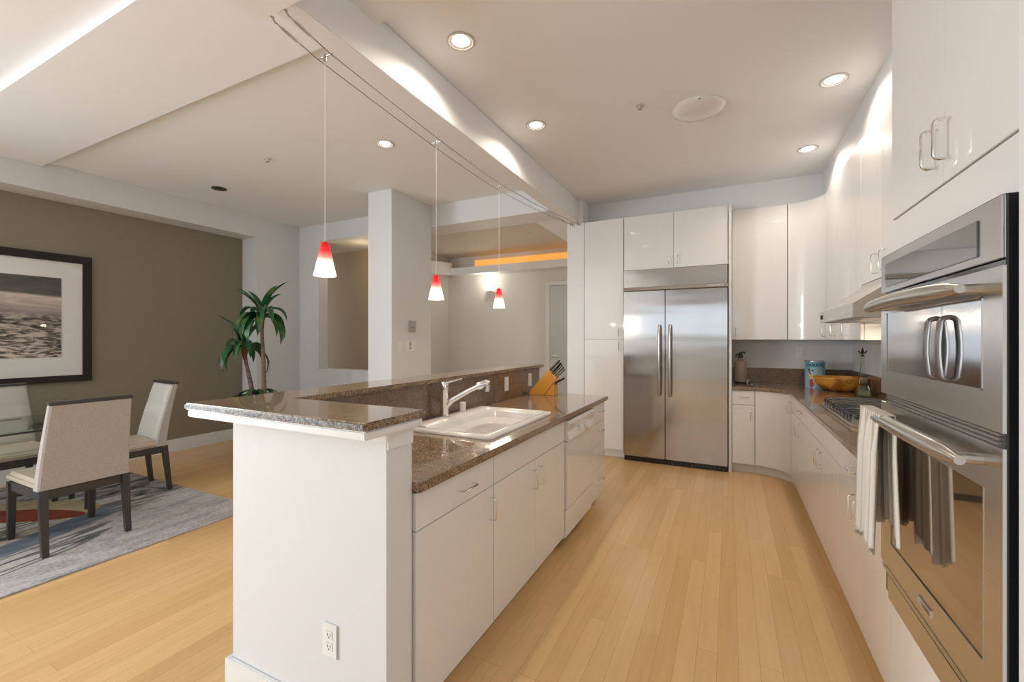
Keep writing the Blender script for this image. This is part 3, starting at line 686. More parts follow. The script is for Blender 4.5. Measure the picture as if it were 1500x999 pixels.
knife(0.73, 3.605, 0.125, 0.008, 'black and steel knife second lowest of the upper row in the block')
knife(0.92, 3.605, 0.12, 0.007, 'thin steel-handled knife lowest of the upper row in the block')
knife(0.30, 3.65, 0.12, 0.008, 'black-handled knife in the back row of the block')
p0 = Vector((kx0 + 0.222, 3.61, 0.9055 + 0.088))
t = thing('kitchen_scissors', 'black-handled shears leaning low on the side of the knife block', 'scissors', tuple(p0))
build('handle', MB().tube([p0 - dirv * .015, p0 + dirv * .04, p0 + dirv * .10 + Vector((.01, 0, -.012)), p0 + dirv * .125 + Vector((.012, 0, -.02))], [0.006, 0.008, 0.010, 0.008], 8), 'black_plastic', t)
build('blade', MB().tube([p0 - dirv * .055 + Vector((.012, 0, 0)), p0 + Vector((.003, 0, 0))], [0.003, 0.006], 8), 'chrome', t)

# ------------------------------------------------------------------ back run
BY = 5.15
cabinet('pantry_cabinet', 'tall white two-door pantry cabinet left of the refrigerator', '-Y', BY, -1.576, -1.103, 0.10, 2.822, 0.59,
        [('door', -1.575, -1.104, 1.40, 2.82, (-1.155, 1.48, True, 0.10)), ('door', -1.575, -1.104, 0.10, 1.40, (-1.155, 1.315, True, 0.10))], toe=True)
cabinet('bridge_cabinet', 'white two-door cabinet directly above the steel refrigerator', '-Y', BY, -1.10, -0.008, 2.197, 2.822, 0.59,
        [('door', -1.099, -0.553, 2.197, 2.82, (-0.600, 2.285, True, 0.09)), ('door', -0.553, -0.009, 2.197, 2.82, (-0.508, 2.285, True, 0.09))])
single('end_panel', MB().box(-0.004, 0.024, 5.135, 5.749, 0, 2.8225, 0.002), 'white_lacquer', 'tall narrow white panel against the right side of the refrigerator', 'panel')
# refrigerator
t = thing('refrigerator', 'stainless steel side-by-side built-in refrigerator', 'refrigerator', (-0.56, 5.45, 0))
RX0, RX1, RS = -1.092, -0.016, -0.637
build('body', MB().box(RX0 - .004, RX1 + .004, 5.16, 5.74, 0.0, 2.19), 'body_and_gap_shade', t)
for a, b_ in ((RX0, RS - .004), (RS + .004, RX1)):
    d = build('door', MB().box(a, b_, 5.098, 5.158, 0.065, 1.945, 0.005), 'brushed_steel', t)
    hx = -0.692 if b_ < -0.5 else -0.580
    P_ = [(hx, 5.10, 1.545), (hx, 5.055, 1.552), (hx, 5.046, 1.52)] + [(hx, 5.040 - .006 * math.sin(PI * k / 6), 1.50 - k * 0.113) for k in range(7)] + [(hx, 5.046, 0.80), (hx, 5.055, 0.775), (hx, 5.10, 0.782)]
    build('handle', MB().tube(P_, [0.011, 0.014] + [0.0165] * (len(P_) - 4) + [0.014, 0.011], 14), 'satin_nickel', d)
build('trim_strip', MB().prism([(RX0 - .002, 5.158, 1.95), (RX0 - .002, 5.080, 1.95), (RX0 - .002, 5.070, 1.956), (RX0 - .002, 5.088, 1.990), (RX0 - .002, 5.158, 1.990)], (RX1 - RX0 + .008, 0, 0), .001), 'hood_steel', t)
build('grille_panel', MB().box(RX0, RX1, 5.105, 5.158, 1.994, 2.188, 0.004), 'brushed_steel', t)
bd = build('badge', MB().box(-0.21, -0.055, 5.066, 5.090, 1.960, 1.981, 0.001), 'chrome', t)
build('badge_inset', MB().box(-0.206, -0.165, 5.0645, 5.0662, 1.963, 1.978).box(-0.160, -0.059, 5.0645, 5.0662, 1.9665, 1.9745), 'grey_plastic', bd)
build('toe_grille', MB().box(RX0, RX1, 5.135, 5.158, 0.0, 0.062), 'black_plastic', t)
m = MB()
for k in range(26): m.box(RX0 + .05 + k * .039, RX0 + .075 + k * .039, 5.1305, 5.1355, 0.012, 0.05)
build('grille_slats', m, 'black_gloss', t)

# wall cabinets of the back run + curved corner
cabinet('wall_cabinet', 'tall white single-door wall cabinet right of the refrigerator', '-Y', 5.40, 0.027, 0.55, 1.395, 2.822, 0.348,
        [('door', 0.028, 0.549, 1.395, 2.82, (0.066, 1.48, True, 0.10))])
def curved_cabinet(name, label, c, r, x0, y0, back_x, back_y, z0, z1, handle, toe):
    """concave quarter-round front from (c.x, c.y+r) to (c.x+r, c.y)"""
    t = thing(name, label, 'cabinet', (c[0] + r, c[1] + r, z0 if not toe else 0))
    A = arc(c[0], c[1], r + 0.022, PI / 2, 0); 
    poly = [(c[0] + .001, back_y)] + A + [(back_x, c[1] + .001), (back_x, back_y)]
    build('body', MB().prism([(x, y, z0) for x, y in poly], (0, 0, z1 - z0)), 'white_lacquer', t)
    O = arc(c[0], c[1], r, R(89.6), R(0.4), 20); I = arc(c[0], c[1], r + 0.019, R(89.6), R(0.4), 20)[::-1]
    m = MB().prism([(x, y, z0 + .002) for x, y in O + I], (0, 0, z1 - z0 - .004)); m.smooth = True
    d = build('door', m, 'white_lacquer', t)
    if toe:
        A2 = arc(c[0], c[1], r + 0.075, PI / 2, 0)
        build('toe_kick', MB().prism([(x, y, 0) for x, y in [(c[0] + .001, back_y)] + A2 + [(back_x, c[1] + .001), (back_x, back_y)]], (0, 0, z0)), 'white_lacquer', t)
    a = handle[0]; hz = handle[1]
    px, py = c[0] + r * math.cos(a), c[1] + r * math.sin(a); nx, ny = -math.cos(a), -math.sin(a)
    pts = [(px + nx * n, py + ny * n, hz + q) for q, n in ((-.05, 0), (-.05, .024), (-.039, .034), (.039, .034), (.05, .024), (.05, 0))]
    build('handle', MB().tube(pts, 0.0042, 8), 'chrome', d)
curved_cabinet('corner_wall_cabinet', 'white wall cabinet with a curved door in the corner', (0.552, 5.112), 0.288, 0, 0, 1.168, 5.749, 1.395, 2.822, (R(6), 1.48), False)
curved_cabinet('corner_base_cabinet', 'white base cabinet with a curved door in the corner', (0.24, 4.864), 0.286, 0, 0, 1.168, 5.749, 0.10, 0.868, (R(7), 0.75), True)
cabinet('base_cabinet', 'narrow white base cabinet with a drawer right of the refrigerator', '-Y', BY, 0.026, 0.239, 0.10, 0.868, 0.59,
        [('drawer', 0.027, 0.238, 0.717, 0.866, (0.135, 0.80, False, 0.09)), ('door', 0.027, 0.238, 0.10, 0.717, (0.200, 0.62, True, 0.10))], toe=True)
# right run
RXF = 0.526
cabinet('base_cabinet', 'white base cabinet with a wide drawer between the curved corner and the cooktop', '-X', RXF, 3.861, 4.862, 0.10, 0.868, 0.64,
        [('drawer', 3.862, 4.861, 0.73, 0.866, (4.235, 0.805, False, 0.11)), ('door', 4.34, 4.861, 0.10, 0.73, None), ('door', 3.862, 4.34, 0.10, 0.73, (4.28, 0.65, True, 0.10))], toe=True)
cabinet('base_cabinet', 'white two-door base cabinet below the gas cooktop', '-X', RXF, 2.885, 3.860, 0.10, 0.868, 0.64,
        [('false_panel', 2.886, 3.859, 0.73, 0.866, None), ('door', 3.359, 3.859, 0.10, 0.73, (3.405, 0.64, True, 0.10)), ('door', 2.886, 3.359, 0.10, 0.73, (3.315, 0.64, True, 0.10))], toe=True)
cabinet('base_cabinet', 'white two-door base cabinet next to the oven tower', '-X', RXF, 2.025, 2.884, 0.10, 0.868, 0.64,
        [('drawer', 2.026, 2.883, 0.73, 0.866, (2.50, 0.795, False, 0.11)), ('door', 2.448, 2.883, 0.10, 0.73, (2.495, 0.63, True, 0.11)), ('door', 2.026, 2.448, 0.10, 0.73, (2.405, 0.63, True, 0.11))], toe=True)
UX = 0.84
cabinet('wall_cabinet', 'white three-door wall cabinet between the curved corner and the range hood', '-X', UX, 3.892, 5.110, 1.395, 2.822, 0.328,
        [('door', 4.66, 5.109, 1.395, 2.82, (4.74, 1.48, True, 0.10)), ('door', 4.205, 4.66, 1.395, 2.82, (4.30, 1.48, True, 0.10)), ('door', 3.893, 4.205, 1.395, 2.82, None)])
cabinet('wall_cabinet', 'white wall cabinet above the range hood, with two handles near its foot', '-X', UX, 2.90, 3.888, 1.782, 2.822, 0.328,
        [('door', 3.40, 3.887, 1.782, 2.82, (3.49, 1.878, True, 0.12)), ('door', 2.901, 3.40, 1.782, 2.82, (3.33, 1.878, True, 0.12))])
# countertop of the right run
t = thing('countertop', 'brown granite countertop running around the corner to the oven tower', 'countertop', (0.8, 4.5, 0.87))
A = arc(0.225, 4.845, 0.280, PI / 2, 0, 12)
poly = [(0.026, 5.125)] + A + [(0.505, 2.022), (1.168, 2.022), (1.168, 5.748), (0.026, 5.748)]
build('slab', MB().prism([(x, y, 0.870) for x, y in poly], (0, 0, 0.035), 0.005), 'brown_granite', t)
build('backsplash', MB().box(0.026, 1.146, 5.726, 5.7485, 0.9055, 1.075, 0.002).box(1.146, 1.1685, 2.022, 5.7485, 0.9055, 1.075, 0.002), 'dark_granite', t)
# cooktop
t = thing('gas_cooktop', 'stainless gas cooktop with black grates set in the granite countertop', 'cooktop', (0.84, 3.52, 0.905))
KX0, KX1, KY0, KY1 = 0.615, 1.10, 3.04, 3.97
build('tray', MB().box(KX0, KX1, KY0, KY1, 0.9055, 0.922, 0.004), 'hood_steel', t)
for gy in range(3):
    y0 = KY0 + .02 + gy * .30; y1 = y0 + .288
    m = MB()
    x0, x1 = KX0 + .02, KX1 - .02
    if gy == 0: y0 += .12
    nb = 4 if gy else 3
    m.box(x0, x0 + .012, y0, y1, .946, .962, .002).box(x1 - .012, x1, y0, y1, .946, .962, .002)
    for k in range(nb):
        yy = y0 + (y1 - y0 - .012) * k / (nb - 1)
        m.tube([(x0 + .006, yy + .006, .926), (x0 + .002, yy + .006, .950), (x0 + .012, yy + .006, .965), (x0 + .04, yy + .006, .971), (x1 - .03, yy + .006, .971), (x1 - .008, yy + .006, .960), (x1 - .006, yy + .006, .926)], 0.0052, 8)
    m.box((x0 + x1) / 2 - .006, (x0 + x1) / 2 + .006, y0, y1, .955, .968, .002)
    build('grate', m, 'cast_iron', t)
for bx, by in ((.74, 3.30), (.98, 3.30), (.74, 3.53), (.98, 3.53), (.74, 3.82), (.98, 3.82)):
    build('burner', MB().lathe([(0, .0225), (.045, .0225), (.045, .014), (.06, .012), (.06, 0), (0, 0)], (bx, by, .9225), 24), 'cast_iron', t)
for k in range(5):
    build('knob', MB().lathe([(0, 0), (.019, 0), (.017, .026), (0, .028)], (.69 + k * .085, 3.10, .9225), 18), 'black_gloss', t)
# hood
t = thing('range_hood', 'stainless canopy range hood mounted beneath the wall cabinet over the cooktop', 'range hood', (0.9, 3.48, 1.52))
HX, HY0, HY1 = 0.612, 3.005, 3.965
build('canopy', MB().prism([(HX, HY0, 1.522), (HX, HY0, 1.60), (0.838, HY0, 1.752), (0.842, HY0, 1.781), (1.168, HY0, 1.781), (1.168, HY0, 1.522)], (0, .886, 0), 0.002), 'hood_steel', t)
build('canopy_end', MB().prism([(HX, 3.891, 1.522), (HX, 3.891, 1.60), (0.836, 3.891, 1.752), (0.836, 3.891, 1.522)], (0, .074, 0), 0.002), 'hood_steel', t)
build('filter', MB().box(HX + .03, .82, HY0 + .03, HY1 - .03, 1.5185, 1.5215).box(.84, 1.15, HY0 + .03, 3.88, 1.5185, 1.5215), 'satin_nickel', t)
build('hood_lamp', MB().box(.70, .76, 3.34, 3.42, 1.515, 1.5184), 'lamp_baffle', t)
build('control_switch', MB().box(HX - .004, HX, HY1 - .09, HY1 - .03, 1.545, 1.575, 0.001), 'dark_slot', t)
area('hood_light', (.90, 3.45, 1.51), (0, 0, 0), .25, .5, 2.5, (1.0, .80, .55))

# ------------------------------------------------------------------ oven tower
t = thing('oven_cabinet', 'tall white oven tower cabinet with two doors above the ovens', 'cabinet', (0.84, 1.61, 0))
build('body', MB().box(.548, 1.168, 1.198, 1.216, 0, 2.99).box(.548, 1.168, 2.004, 2.022, 0, 2.99).box(.548, 1.168, 1.217, 2.003, 1.735, 2.99).box(.548, 1.168, 1.217, 2.003, 0.10, 0.512)
      .box(1.15, 1.168, 1.217, 2.003, .512, 1.735), 'white_lacquer', t)
build('face_frame', MB().box(.528, .5475, 1.198, 2.022, 1.70, 1.822).box(.528, .5475, 1.955, 2.022, .512, 1.70).box(.528, .5475, 1.198, 1.2025, .512, 1.70), 'white_lacquer', t)
for a, b_, h in ((1.594, 2.020, 1.632), (1.20, 1.592, 1.552)):
    m = MB(); fbox(m, '-X', RXF, a, b_, 1.828, 2.985, -.02, 0, .0015); d = build('door', m, 'white_lacquer', t)
    build('handle', arcpull('-X', RXF, h, 1.935, .105, True, .0045, .036), 'chrome', d)
m = MB(); fbox(m, '-X', RXF, 1.20, 2.020, .10, .508, -.02, 0, .0015); build('drawer', m, 'white_lacquer', t)
build('toe_kick', MB().box(.60, 1.16, 1.20, 2.02, 0, .10), 'white_lacquer', t)
# the double oven
OX = 0.485; OY0, OY1 = 1.207, 1.977
t = thing('double_wall_oven', 'stainless double wall oven with control panel and towel on its lower handle', 'oven', (0.8, 1.59, 0.52))
build('chassis', MB().box(.4915, 1.14, 1.212, 1.95, .530, 1.69), 'black_gloss', t)
def oplate(y0, y1, z0, z1, n0=-.006, n1=0.0, bev=.003): return fbox(MB(), '-X', OX, y0, y1, z0, z1, n0, n1, bev)
cp = build('control_panel', oplate(OY0, OY1, 1.560, 1.690, -.006), 'oven_steel', t)
build('display_glass', oplate(1.300, 1.924, 1.579, 1.658, 0.0002, .003, .001), 'panel_glass', cp)
def frame(y0, y1, z0, z1, a0, a1, b0, b1):
    m = MB()
    for q in ((y0, y1, z0, b0), (y0, y1, b1, z1), (y0, a0, b0, b1), (a1, y1, b0, b1)): fbox(m, '-X', OX, *q, -.006, 0)
    return m
md = build('microwave_door', frame(OY0, OY1, 1.213, 1.547, 1.287, 1.916, 1.294, 1.488), 'oven_steel', t)
build('window_bezel', MB().box(OX - .0012, OX + .001, 1.284, 1.919, 1.488, 1.491).box(OX - .0012, OX + .001, 1.284, 1.919, 1.291, 1.294).box(OX - .0012, OX + .001, 1.284, 1.287, 1.291, 1.491).box(OX - .0012, OX + .001, 1.916, 1.919, 1.291, 1.491), 'oven_steel', md)
build('door_glass', MB().box(OX + .001, OX + .0055, 1.2875, 1.484, 1.2945, 1.4875).box(OX + .001, OX + .0055, 1.487, 1.9155, 1.2945, 1.4875), 'mirror_steel', md)
for hy in (1.523, 1.447):
    P_ = [(OX + .002, hy, 1.455), (OX - .009, hy, 1.452)] + [(OX - .014 - .005 * math.sin(PI * k / 5), hy, 1.445 - k * .0275) for k in range(6)] + [(OX - .009, hy, 1.301), (OX + .002, hy, 1.298)]
    build('inner_handle', MB().tube(P_, .0066, 10), 'dark_steel', md)
def bar(z, y0, y1, out, r):
    n = 16; P_ = []; rs = []
    for k in range(n + 1):
        q = k / n; P_.append((OX - out - .014 * math.sin(PI * q), y0 + (y1 - y0) * q, z + .006 * math.sin(PI * q)))
        rs.append(r * (.50 if k in (0, n) else .86 if k in (1, n - 1) else 1.0))
    return MB().tube(P_, rs, 16).tube([(OX, y0 + .03, z), (OX - out, y0 + .03, z)], r * .6, 10).tube([(OX, y1 - .03, z), (OX - out, y1 - .03, z)], r * .6, 10)
build('handle', bar(1.508, 1.258, 1.958, .045, .0195), 'satin_nickel', md)
od = build('oven_door', frame(OY0, OY1, .624, 1.182, 1.281, 1.874, .715, 1.085), 'oven_steel', t)
build('door_glass', MB().box(OX + .002, OX + .0058, 1.2815, 1.8735, .7155, 1.0845), 'bronze_glass', od)
build('window_bezel', MB().box(OX - .001, OX + .001, 1.278, 1.877, .712, .715).box(OX - .001, OX + .001, 1.874, 1.877, .715, 1.085).box(OX - .001, OX + .001, 1.278, 1.281, .715, 1.085), 'oven_steel', od)
build('handle', bar(1.142, 1.258, 1.955, .045, .0205), 'satin_nickel', od)
m = MB()
for q in ((1.545, 1.63, .670, .673), (1.545, 1.63, .653, .656), (1.545, 1.548, .656, .670), (1.627, 1.63, .656, .670)): fbox(m, '-X', OX, *q, 0, .004)
build('badge', m, 'chrome', od)
build('vent_bar', MB().box(OX + .002, .4912, OY0 + .006, OY1 - .004, .598, .618, .003), 'satin_nickel', t)
build('lower_panel', MB().box(OX + .003, .4912, OY0 + .03, 1.915, .515, .596, .003), 'oven_steel', t)
m = MB()
for z in (1.186, 1.196, 1.205): m.box(OX + .002, .4914, OY0 + .02, OY1 - .06, z, z + .004)
build('vent_louvers', m, 'satin_nickel', t)

# towel over the lower oven handle
def towel():
    ny, nz = 61, 26
    rows = []
    hz = 1.146; hx = OX - .053
    for i in range(nz * 2):
        s = i / (nz * 2 - 1); row = []
        for j in range(ny):
            u = j / (ny - 1); y = 1.925 - u * .225
            ph = math.sin(u * 44) * .5 + math.sin(u * 17 + 1.3) * .5
            if s < .5:   # front flap from the hem to the bar
                k = 1 - s * 2; drop = .415 + .03 * math.sin(u * 9 + .5) + .012 * ph
                z = hz + .018 - k * drop
                x = hx - .020 - .010 * k + .014 * ph * min(1, k * 3 + .15)
                y += (.5 - u) * -.02 * k + .012 * k * math.sin(u * 11)
            else:
                k = (s - .5) * 2; drop = .36 + .025 * math.sin(u * 8)
                z = hz + .018 - k * drop
                x = hx + .020 + .004 * k + .008 * ph * min(1, k * 3)
                y += .02 * k - .055 * k * (u)
            if s > .47 and s < .53: z = hz + .021; x = hx + (s - .5) * .6
            row.append((x, y, z))
        rows.append(row)
    m = MB(); m.grid(rows, uv=True)
    return m
tw = single('dish_towel', towel(), 'striped_towel', 'cream striped towel hanging over the lower oven door handle', 'towel', origin=(OX - .053, 1.80, 1.14))
sm = tw.modifiers.new('thick', 'SOLIDIFY'); sm.thickness = 0.004; sm.offset = 0

# ------------------------------------------------------------------ things on the right countertop
CT = .9055
t = thing('siphon_bottle', 'brown siphon bottle with black head near the refrigerator', 'bottle', (.115, 5.55, CT))
build('bottle', MB().lathe([(0, 0), (.062, 0), (.064, .01), (.064, .215), (.058, .24), (.035, .258), (.022, .265), (.020, .285), (0, .285)], (.115, 5.55, CT), 28), 'brown_stoneware', t)
build('base_ring', MB().lathe([(.0645, .001), (.067, .001), (.067, .018), (.0645, .020)], (.115, 5.55, CT), 28), 'black_plastic', t)
build('head', MB().lathe([(0, 0), (.024, 0), (.026, .02), (.018, .045), (.010, .065), (0, .068)], (.115, 5.55, CT + .2855), 16)
      .tube([(.115, 5.55, CT + .33), (.075, 5.53, CT + .325), (.068, 5.527, CT + .295)], .008).tube([(.115, 5.55, CT + .345), (.15, 5.56, CT + .35), (.16, 5.56, CT + .33)], .008), 'black_plastic', t)
single('glass_ornament', MB().lathe([(0, .0), (.022, .0), (.034, .015), (.028, .04), (.012, .058), (0, .062)], (.20, 5.45, CT), 7), 'clear_glass', 'small faceted clear glass ornament beside the siphon bottle', 'ornament', origin=(.20, 5.45, CT))
# tin
TC = (.795, 5.44, CT); TR = .088; TH = .272
t = thing('coffee_tin', 'tall blue printed tin reading CARUCCI behind the woven bowl', 'tin', TC)
build('can', MB().lathe([(0, 0), (TR, 0), (TR, TH), (TR * .985, TH), (TR * .985, TH - .01), (0, TH - .01)], TC, 40), 'printed_tin', t)
build('rim', MB().lathe([(TR, TH - .006), (TR + .003, TH - .004), (TR + .003, TH + .001), (TR - .003, TH + .002)], TC, 40), 'satin_nickel', t)
fa = math.atan2(-TC[1], -TC[0])      # direction to the viewer's side
def wrap(outline, h0, name, mat, r=TR + .0008):
    """flat shapes (u along the wall to the right, z) laid round the tin"""
    b = bmesh.new()
    for poly in outline:
        n = len(poly); V = []
        for u, z in poly:
            a = fa + u / TR
            V.append(b.verts.new((TC[0] + r * math.cos(a), TC[1] + r * math.sin(a), TC[2] + z)))
        b.faces.new(V)
    m = MB(); m._merge(b)
    return build(name, m, mat, t)
P('print_yellow', (.62, .45, .05), .4); P('print_red', (.35, .05, .02), .4); P('print_skin', (.70, .38, .24), .4); P('print_gold', (.40, .33, .05), .4); P('print_dark', (.03, .03, .03), .4)
def blob(cx, cz, a, b_, ang=0, n=14):
    return [(cx + a * math.cos(2 * PI * k / n) * math.cos(ang) - b_ * math.sin(2 * PI * k / n) * math.sin(ang), cz + a * math.cos(2 * PI * k / n) * math.sin(ang) + b_ * math.sin(2 * PI * k / n) * math.cos(ang)) for k in range(n)]
wrap([blob(-.030, .045, .022, .045), blob(-.048, .16, .007, .03, .5)], 0, 'print_skirt', 'print_red', TR + .0009)
wrap([blob(-.028, .115, .024, .026)], 0, 'print_bodice', 'print_yellow', TR + .0013)
wrap([blob(.004, .112, .006, .034, -.8), blob(-.026, .158, .009, .011), blob(.002, .05, .012, .030, .6)], 0, 'print_figure', 'print_skin', TR + .0016)
wrap([blob(.032, .168, .007, .034, -.35)], 0, 'print_bottle', 'print_gold', TR + .0013)
wrap([blob(-.020, .176, .011, .009), blob(-.052, .185, .010, .012)], 0, 'print_hat', 'print_dark', TR + .002)
fc = bpy.data.curves.new('tin_text', 'FONT'); fc.body = 'CARUCCI'; fc.size = .040; fc.align_x = 'CENTER'; fc.offset = .0016
fo = bpy.data.objects.new('tin_text', fc); COL.objects.link(fo)
bpy.context.view_layer.update()
me = bpy.data.meshes.new_from_object(fo.evaluated_get(bpy.context.evaluated_depsgraph_get()))
bpy.data.objects.remove(fo)
b = bmesh.new(); b.from_mesh(me)
bmesh.ops.subdivide_edges(b, edges=[e for e in b.edges if e.calc_length() > .008], cuts=2)
for v in b.verts:
    a = fa + v.co.x * 0.95 / TR
    v.co = Vector((TC[0] + (TR + .0015) * math.cos(a), TC[1] + (TR + .0015) * math.sin(a), TC[2] + .218 + v.co.y))
m = MB(); m._merge(b); build('lettering', m, 'ink_teal', t)
# bowl
BC = (.955, 5.17, CT)
t = thing('woven_bowl', 'wide orange woven bowl in front of the blue tin', 'bowl', BC)
build('bowl', MB().lathe([(0, 0), (.10, 0), (.16, .028), (.198, .075), (.212, .125), (.205, .127), (.19, .078), (.152, .036), (.098, .01), (0, .008)], BC, 48), 'woven_rattan', t)
build('rim', MB().lathe([(.204, .124), (.208, .131), (.214, .131), (.216, .124), (.210, .119)], BC, 48), 'woven_rattan', t)
# tower-shaped glass bottle
TB = Vector((1.035, 4.74, CT))
t = thing('oil_bottle', 'green glass lattice-tower-shaped bottle with a black stopper', 'bottle', tuple(TB))
m = MB()
def sq(z, h):
    h *= .68 if h > .012 else 1
    return [(TB.x - h, TB.y - h, TB.z + z), (TB.x + h, TB.y - h, TB.z + z), (TB.x + h, TB.y + h, TB.z + z), (TB.x - h, TB.y + h, TB.z + z)]
prof = [(0, .078), (.02, .076), (.06, .056), (.095, .048), (.10, .052), (.11, .052), (.114, .043), (.165, .036), (.17, .040), (.18, .040), (.184, .031), (.25, .018), (.33, .0115), (.345, .011)]
b = bmesh.new(); V = [[b.verts.new(p) for p in sq(z, h)] for z, h in prof]
for q in range(len(V) - 1):
    for k in range(4): b.faces.new((V[q][k], V[q][(k + 1) % 4], V[q + 1][(k + 1) % 4], V[q + 1][k]))
b.faces.new(V[0][::-1]); b.faces.new(V[-1]); bmesh.ops.recalc_face_normals(b, faces=b.faces); m._merge(b)
build('bottle', m, 'bottle_glass', t)
build('oil', MB().hexa(sq(.004, .070) + sq(.055, .052)), 'olive_oil', t)
for pa, pb, rr_ in (((-.052, -.053, .004), (-.032, -.034, .097), .004), ((.052, -.053, .004), (.032, -.034, .097), .004), ((-.024, -.030, .118), (-.020, -.026, .165), .0025), ((.024, -.030, .118), (.020, -.026, .165), .0025)):
    build('rib', MB().tube([(TB.x + pa[0], TB.y + pa[1], CT + pa[2]), (TB.x + pb[0], TB.y + pb[1], CT + pb[2])], rr_, 6), 'olive_oil_glass', t)
build('stopper', MB().lathe([(0, 0), (.014, 0), (.014, .012), (.006, .016), (.006, .03), (.012, .045), (.004, .07), (0, .085)], (TB.x, TB.y, CT + .345), 12)
      .tube([(TB.x - .026, TB.y + .012, CT + .395), (TB.x - .016, TB.y + .008, CT + .375), (TB.x, TB.y, CT + .38), (TB.x + .016, TB.y - .008, CT + .375), (TB.x + .026, TB.y - .012, CT + .395)], .006, 8), 'black_plastic', t)
single('cutting_board', MB().box(.93, .95, 2.06, 2.32, CT, CT + .30, .004), 'amber_wood', 'honey-coloured board standing on the countertop behind the oven', 'board', origin=(.94, 2.19, CT))

# ------------------------------------------------------------------ ceiling fittings
def spot(name, loc, power, col, ang, blend, r=.04):
    l = bpy.data.lights.new(name, 'SPOT'); l.energy = power; l.color = col; l.spot_size = R(ang); l.spot_blend = blend; l.shadow_soft_size = r
    o = bpy.data.objects.new(name, l); COL.objects.link(o); o.location = loc; return o
def can(x, y, z, rad, label, on=True, power=14):
    t = thing('recessed_light', label, 'ceiling light', (x, y, z), group='recessed ceiling lights')
    build('trim_ring', MB().lathe([(rad, -.0005), (rad, -.006), (rad * .88, -.008), (rad * .80, -.003), (rad * .80, -.0005)], (x, y, z), 32), 'lamp_trim' if on else 'lamp_off', t)
    build('baffle', MB().lathe([(rad * .80, -.003), (rad * .62, -.0012)], (x, y, z), 32), 'lamp_baffle' if on else 'lamp_off', t)
    build('bulb', MB().lathe([(rad * .62, -.0012), (rad * .50, -.007), (rad * .25, -.012), (0, -.013)], (x, y, z), 24), 'lamp_glow' if on else 'lamp_off', t)
    if on: spot('recessed_light_beam', (x, y, z - .016), power, (1.0, .90, .76), 154, .45)
    return t
can(-1.369, 2.10, CZ, .080, 'large lit recessed ceiling light nearest the beam and the camera')
can(-1.372, 3.187, CZ, .080, 'lit recessed ceiling light beside the beam, toward the refrigerator')
can(.615, 3.50, CZ, .080, 'lit recessed ceiling light above the right cabinets, the nearer one')
can(.630, 4.66, CZ, .080, 'lit recessed ceiling light over the corner cabinet, the farther one')
can(-2.674, 2.905, CZ, .075, 'lit recessed ceiling light over the dining side near the column', power=5)
can(-5.146, 2.94, CZ, .075, 'unlit black recessed ceiling light on the dining side', on=False)
t = thing('ceiling_dome', 'white domed ceiling speaker light in the middle of the kitchen ceiling', 'ceiling light', (-.205, 3.48, CZ))
build('dome', MB().lathe([(.178, -.0005), (.182, -.012), (.172, -.022), (.15, -.034), (.09, -.050), (0, -.056)], (-.205, 3.48, CZ), 48), 'frosted_dome', t)
build('catch', MB().lathe([(0, -.006), (.008, -.006), (.008, 0), (0, 0)], (-.185, 3.31, CZ - .020), 10), 'grey_plastic', t)
def sprinkler(x, y, z, label):
    t = thing('fire_sprinkler', label, 'sprinkler', (x, y, z), group='ceiling sprinklers')
    build('cup', MB().lathe([(.032, -.0005), (.030, -.006), (.012, -.009), (.010, -.025), (0, -.025)], (x, y, z), 20), 'lamp_trim', t)
    build('deflector', MB().lathe([(0, -.030), (.016, -.030), (.016, -.033), (0, -.033)], (x, y, z), 12).tube([(x - .01, y, z - .009), (x - .008, y, z - .031)], .002, 5).tube([(x + .01, y, z - .009), (x + .008, y, z - .031)], .002, 5), 'satin_nickel', t)
sprinkler(-.581, 3.253, CZ, 'white sprinkler on the kitchen ceiling left of the dome')
sprinkler(-3.884, 2.655, CZ, 'white sprinkler on the dining ceiling near the unlit light')
sprinkler(-2.457, 5.516, 2.88, 'sprinkler on the hall ceiling nearest the kitchen cabinets')
sprinkler(-3.45, 5.75, 2.88, 'sprinkler on the hall ceiling nearest the column')

# cable lighting
CP = [(1.22, 2.757), (1.43, 2.722), (1.9, 2.692), (2.34, 2.668), (2.8, 2.655), (3.2, 2.655), (3.8, 2.685), (4.4, 2.735), (5.10, 2.806)]
def cz_at(y):
    for (a, za), (b_, zb) in zip(CP[:-1], CP[1:]):
        if a <= y <= b_: return za + (zb - za) * (y - a) / (b_ - a)
CL, CR = -1.738, -1.652
t = thing('cable_rail', 'pair of steel lighting cables stretched beneath the beam', 'cable light rail', (-1.695, 3.2, 2.70))
for x in (CL, CR):
    build('cable', MB().tube([(x, y, z) for y, z in CP], .0024, 6), 'cable_steel', t)
    build('turnbuckle', MB().tube([(x, 1.232, 2.755), (x, 1.25, 2.751), (x, 1.255, 2.751), (x, 1.325, 2.738), (x, 1.33, 2.738), (x, 1.345, 2.736)], [.003, .003, .0062, .0062, .003, .003], 8), 'satin_nickel', t)
    build('standoff', MB().lathe([(0, 0), (.014, 0), (.014, .006), (.005, .008), (.005, .03), (0, .03)], (x + .005, 1.181, 2.765), 14, Matrix.Rotation(R(-90), 4, 'X')).tube([(x + .005, 1.205, 2.765), (x, 1.225, 2.752)], .0045, 8), 'satin_nickel', t)
    build('wall_anchor', MB().lathe([(0, 0), (.018, 0), (.018, .006), (.007, .008), (.007, .045), (0, .045)], (x, 5.154, 2.806), 14, Matrix.Rotation(R(90), 4, 'X')).tube([(x, 5.11, 2.832), (x, 5.11, 2.782)], .008, 8), 'satin_nickel', t)
